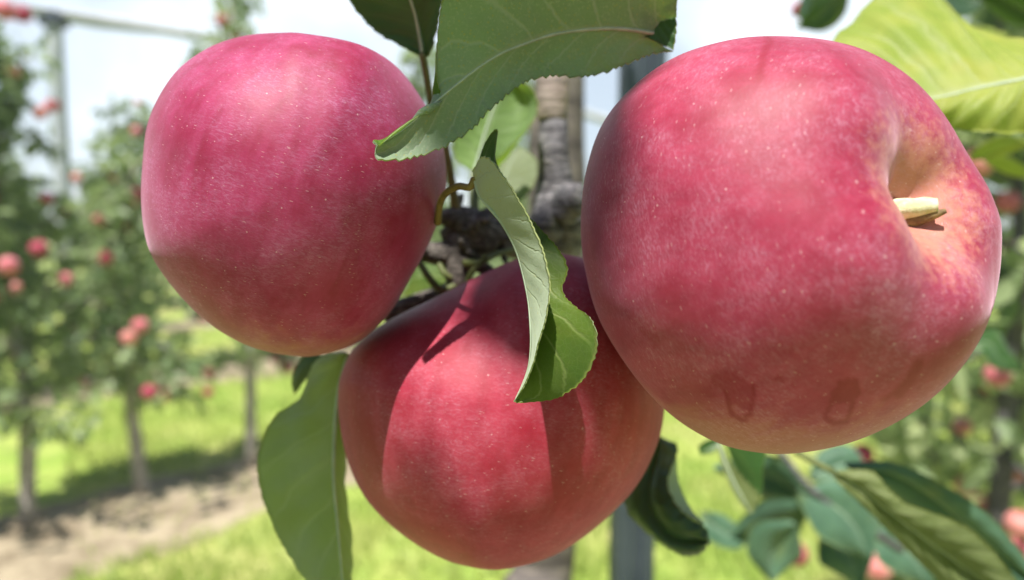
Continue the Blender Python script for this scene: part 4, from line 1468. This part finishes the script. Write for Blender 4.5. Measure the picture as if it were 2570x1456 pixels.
# the olive-brown stalk that drops beside the left apple into the spur
# bluish leaves on a twig at the bottom right
tw = tube_geo([P(1940, 1110, .50), P(2010, 1200, .49), (P(2060, 1250, .49)), P(2150, 1310, .50), P(2260, 1380, .52)], [.002, .0022, .0024, .0026, .003], n=8, seg=30, bump=.1, bfreq=120)
twig = mesh_np('twig', tw[0], tw[1], [M['bark']])
tag(twig, 'blurred thin twig carrying bluish leaves at the bottom right', 'twig')
blu = [((2030, 1262), (1960, 1305), (1895, 1332), (1830, 1338), 46, .50, 'bluish leaf pointing left from the twig at the bottom'),
       ((2020, 1250), (1960, 1210), (1890, 1185), (1790, 1170), 40, .52, 'bluish leaf pointing left just under the olive folded leaf'),
       ((1990, 1310), (1952, 1350), (1935, 1400), (1930, 1455), 52, .47, 'bluish oval leaf hanging straight down at the bottom'),
       ((2000, 1235), (2090, 1270), (2150, 1330), (2178, 1400), 58, .49, 'bluish leaf slanting down right from the twig'),
       ((2060, 1330), (2100, 1360), (2140, 1410), (2150, 1470), 48, .52, 'dark bluish leaf low at the bottom beside the reddish apple'),
       ((2030, 1200), (2080, 1180), (2130, 1165), (2180, 1190), 40, .56, 'bluish leaf behind the stalk of the long olive leaf'),
       ((2180, 1340), (2240, 1360), (2300, 1410), (2330, 1470), 44, .58, 'bluish leaf deep behind the long olive leaf'),
       ((1760, 1285), (1790, 1320), (1850, 1350), (1900, 1340), 26, .60, 'small bluish leaf beside the dark curling leaf tip')]
for k, (a, b_, c_, d_, w, z, lab) in enumerate(blu):
    w *= 1.38
    pts = np.array([a, b_, c_, d_], float)
    t = np.gradient(pts, axis=0)
    n2 = np.stack([-t[:, 1], t[:, 0]], -1)
    n2 /= np.linalg.norm(n2, axis=1)[:, None]
    prof = np.array([.12, 1.0, .85, .05])
    eA = [(*(p + n * w * q), z - .012 * q) for p, n, q in zip(pts, n2, prof)]
    eB = [(*(p - n * w * q), z + .010 * q) for p, n, q in zip(pts, n2, prof)]
    leaf([(*p, z) for p in pts], eA, eB, 'leaf_teal', 'leaf_under', lab, seed=30 + k, nu=40, nv=8, serr=.001, tooth=.006, thick=.0004, bulge=.004, stalk_r=.0014)
# darker leaves in the upper right corner
cor = [((2130, -40), (2090, 10), (2050, 50), (1995, 70), 40, .62, 'leaf_top', 'dark blurred leaf cluster against the sky above the right apple'),
       ((2090, -30), (2050, 0), (2030, 40), (2040, 80), 34, .66, 'leaf_teal', 'bluish blurred leaf against the sky above the right apple'),
       ((2640, 70), (2560, 20), (2500, -10), (2440, -20), 46, .42, 'leaf_top', 'dark leaf cutting across the top right corner'),
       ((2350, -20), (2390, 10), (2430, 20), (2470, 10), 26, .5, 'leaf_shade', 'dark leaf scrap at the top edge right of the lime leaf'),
       ((2580, 350), (2520, 362), (2470, 380), (2430, 392), 20, .36, 'leaf_lime', 'narrow yellow green leaf just below the big lime leaf'),
       ((2600, 440), (2540, 420), (2490, 398), (2460, 380), 17, .45, 'leaf_lime', 'second narrow pale leaf at the right edge beside orange apples'),
       ((2420, 870), (2480, 860), (2510, 900), (2560, 935), 36, .60, 'leaf_top', 'dark green leaf over the bright coral apple at the right edge'),
       ((2440, 70), (2470, 90), (2500, 100), (2530, 92), 22, .7, 'leaf_lime', 'small lime leaf in the sky near the top right corner')]
for k, (a, b_, c_, d_, w, z, mt_, lab) in enumerate(cor):
    pts = np.array([a, b_, c_, d_], float)
    t = np.gradient(pts, axis=0)
    n2 = np.stack([-t[:, 1], t[:, 0]], -1)
    n2 /= np.linalg.norm(n2, axis=1)[:, None]
    prof = np.array([.15, 1.0, .85, .05])
    eA = [(*(p + n * w * q), z - .012 * q) for p, n, q in zip(pts, n2, prof)]
    eB = [(*(p - n * w * q), z + .010 * q) for p, n, q in zip(pts, n2, prof)]
    leaf([(*p, z) for p in pts], eA, eB, mt_, 'leaf_under', lab, seed=50 + k, nu=40, nv=8, serr=.001, tooth=.006, thick=.0004, bulge=.003, stalk_r=.0012)

# ------------------------------------------------------------------ a pale volume added in place of lens glare
hv, hf_ = box_geo(-60, 60, -12, 70, -1.0, 4.2)
hm, hnt = new_mat('lens_glare_volume')
hb = NB(hnt)
pv = hb.n('VolumePrincipled')
pv.inputs['Color'].default_value = (0.93, 0.96, 1.0, 1)
pv.inputs['Density'].default_value = 0.006
pv.inputs['Anisotropy'].default_value = 0.2
ho = hb.n('OutputMaterial')
hb.link(pv.outputs[0], ho.inputs['Volume'])
hz_o = mesh_np('glare_veil', hv, hf_, [hm], smooth=False)
tag(hz_o, 'pale veil added between the orchard rows in place of lens glare', 'glare_veil', kind='stuff')
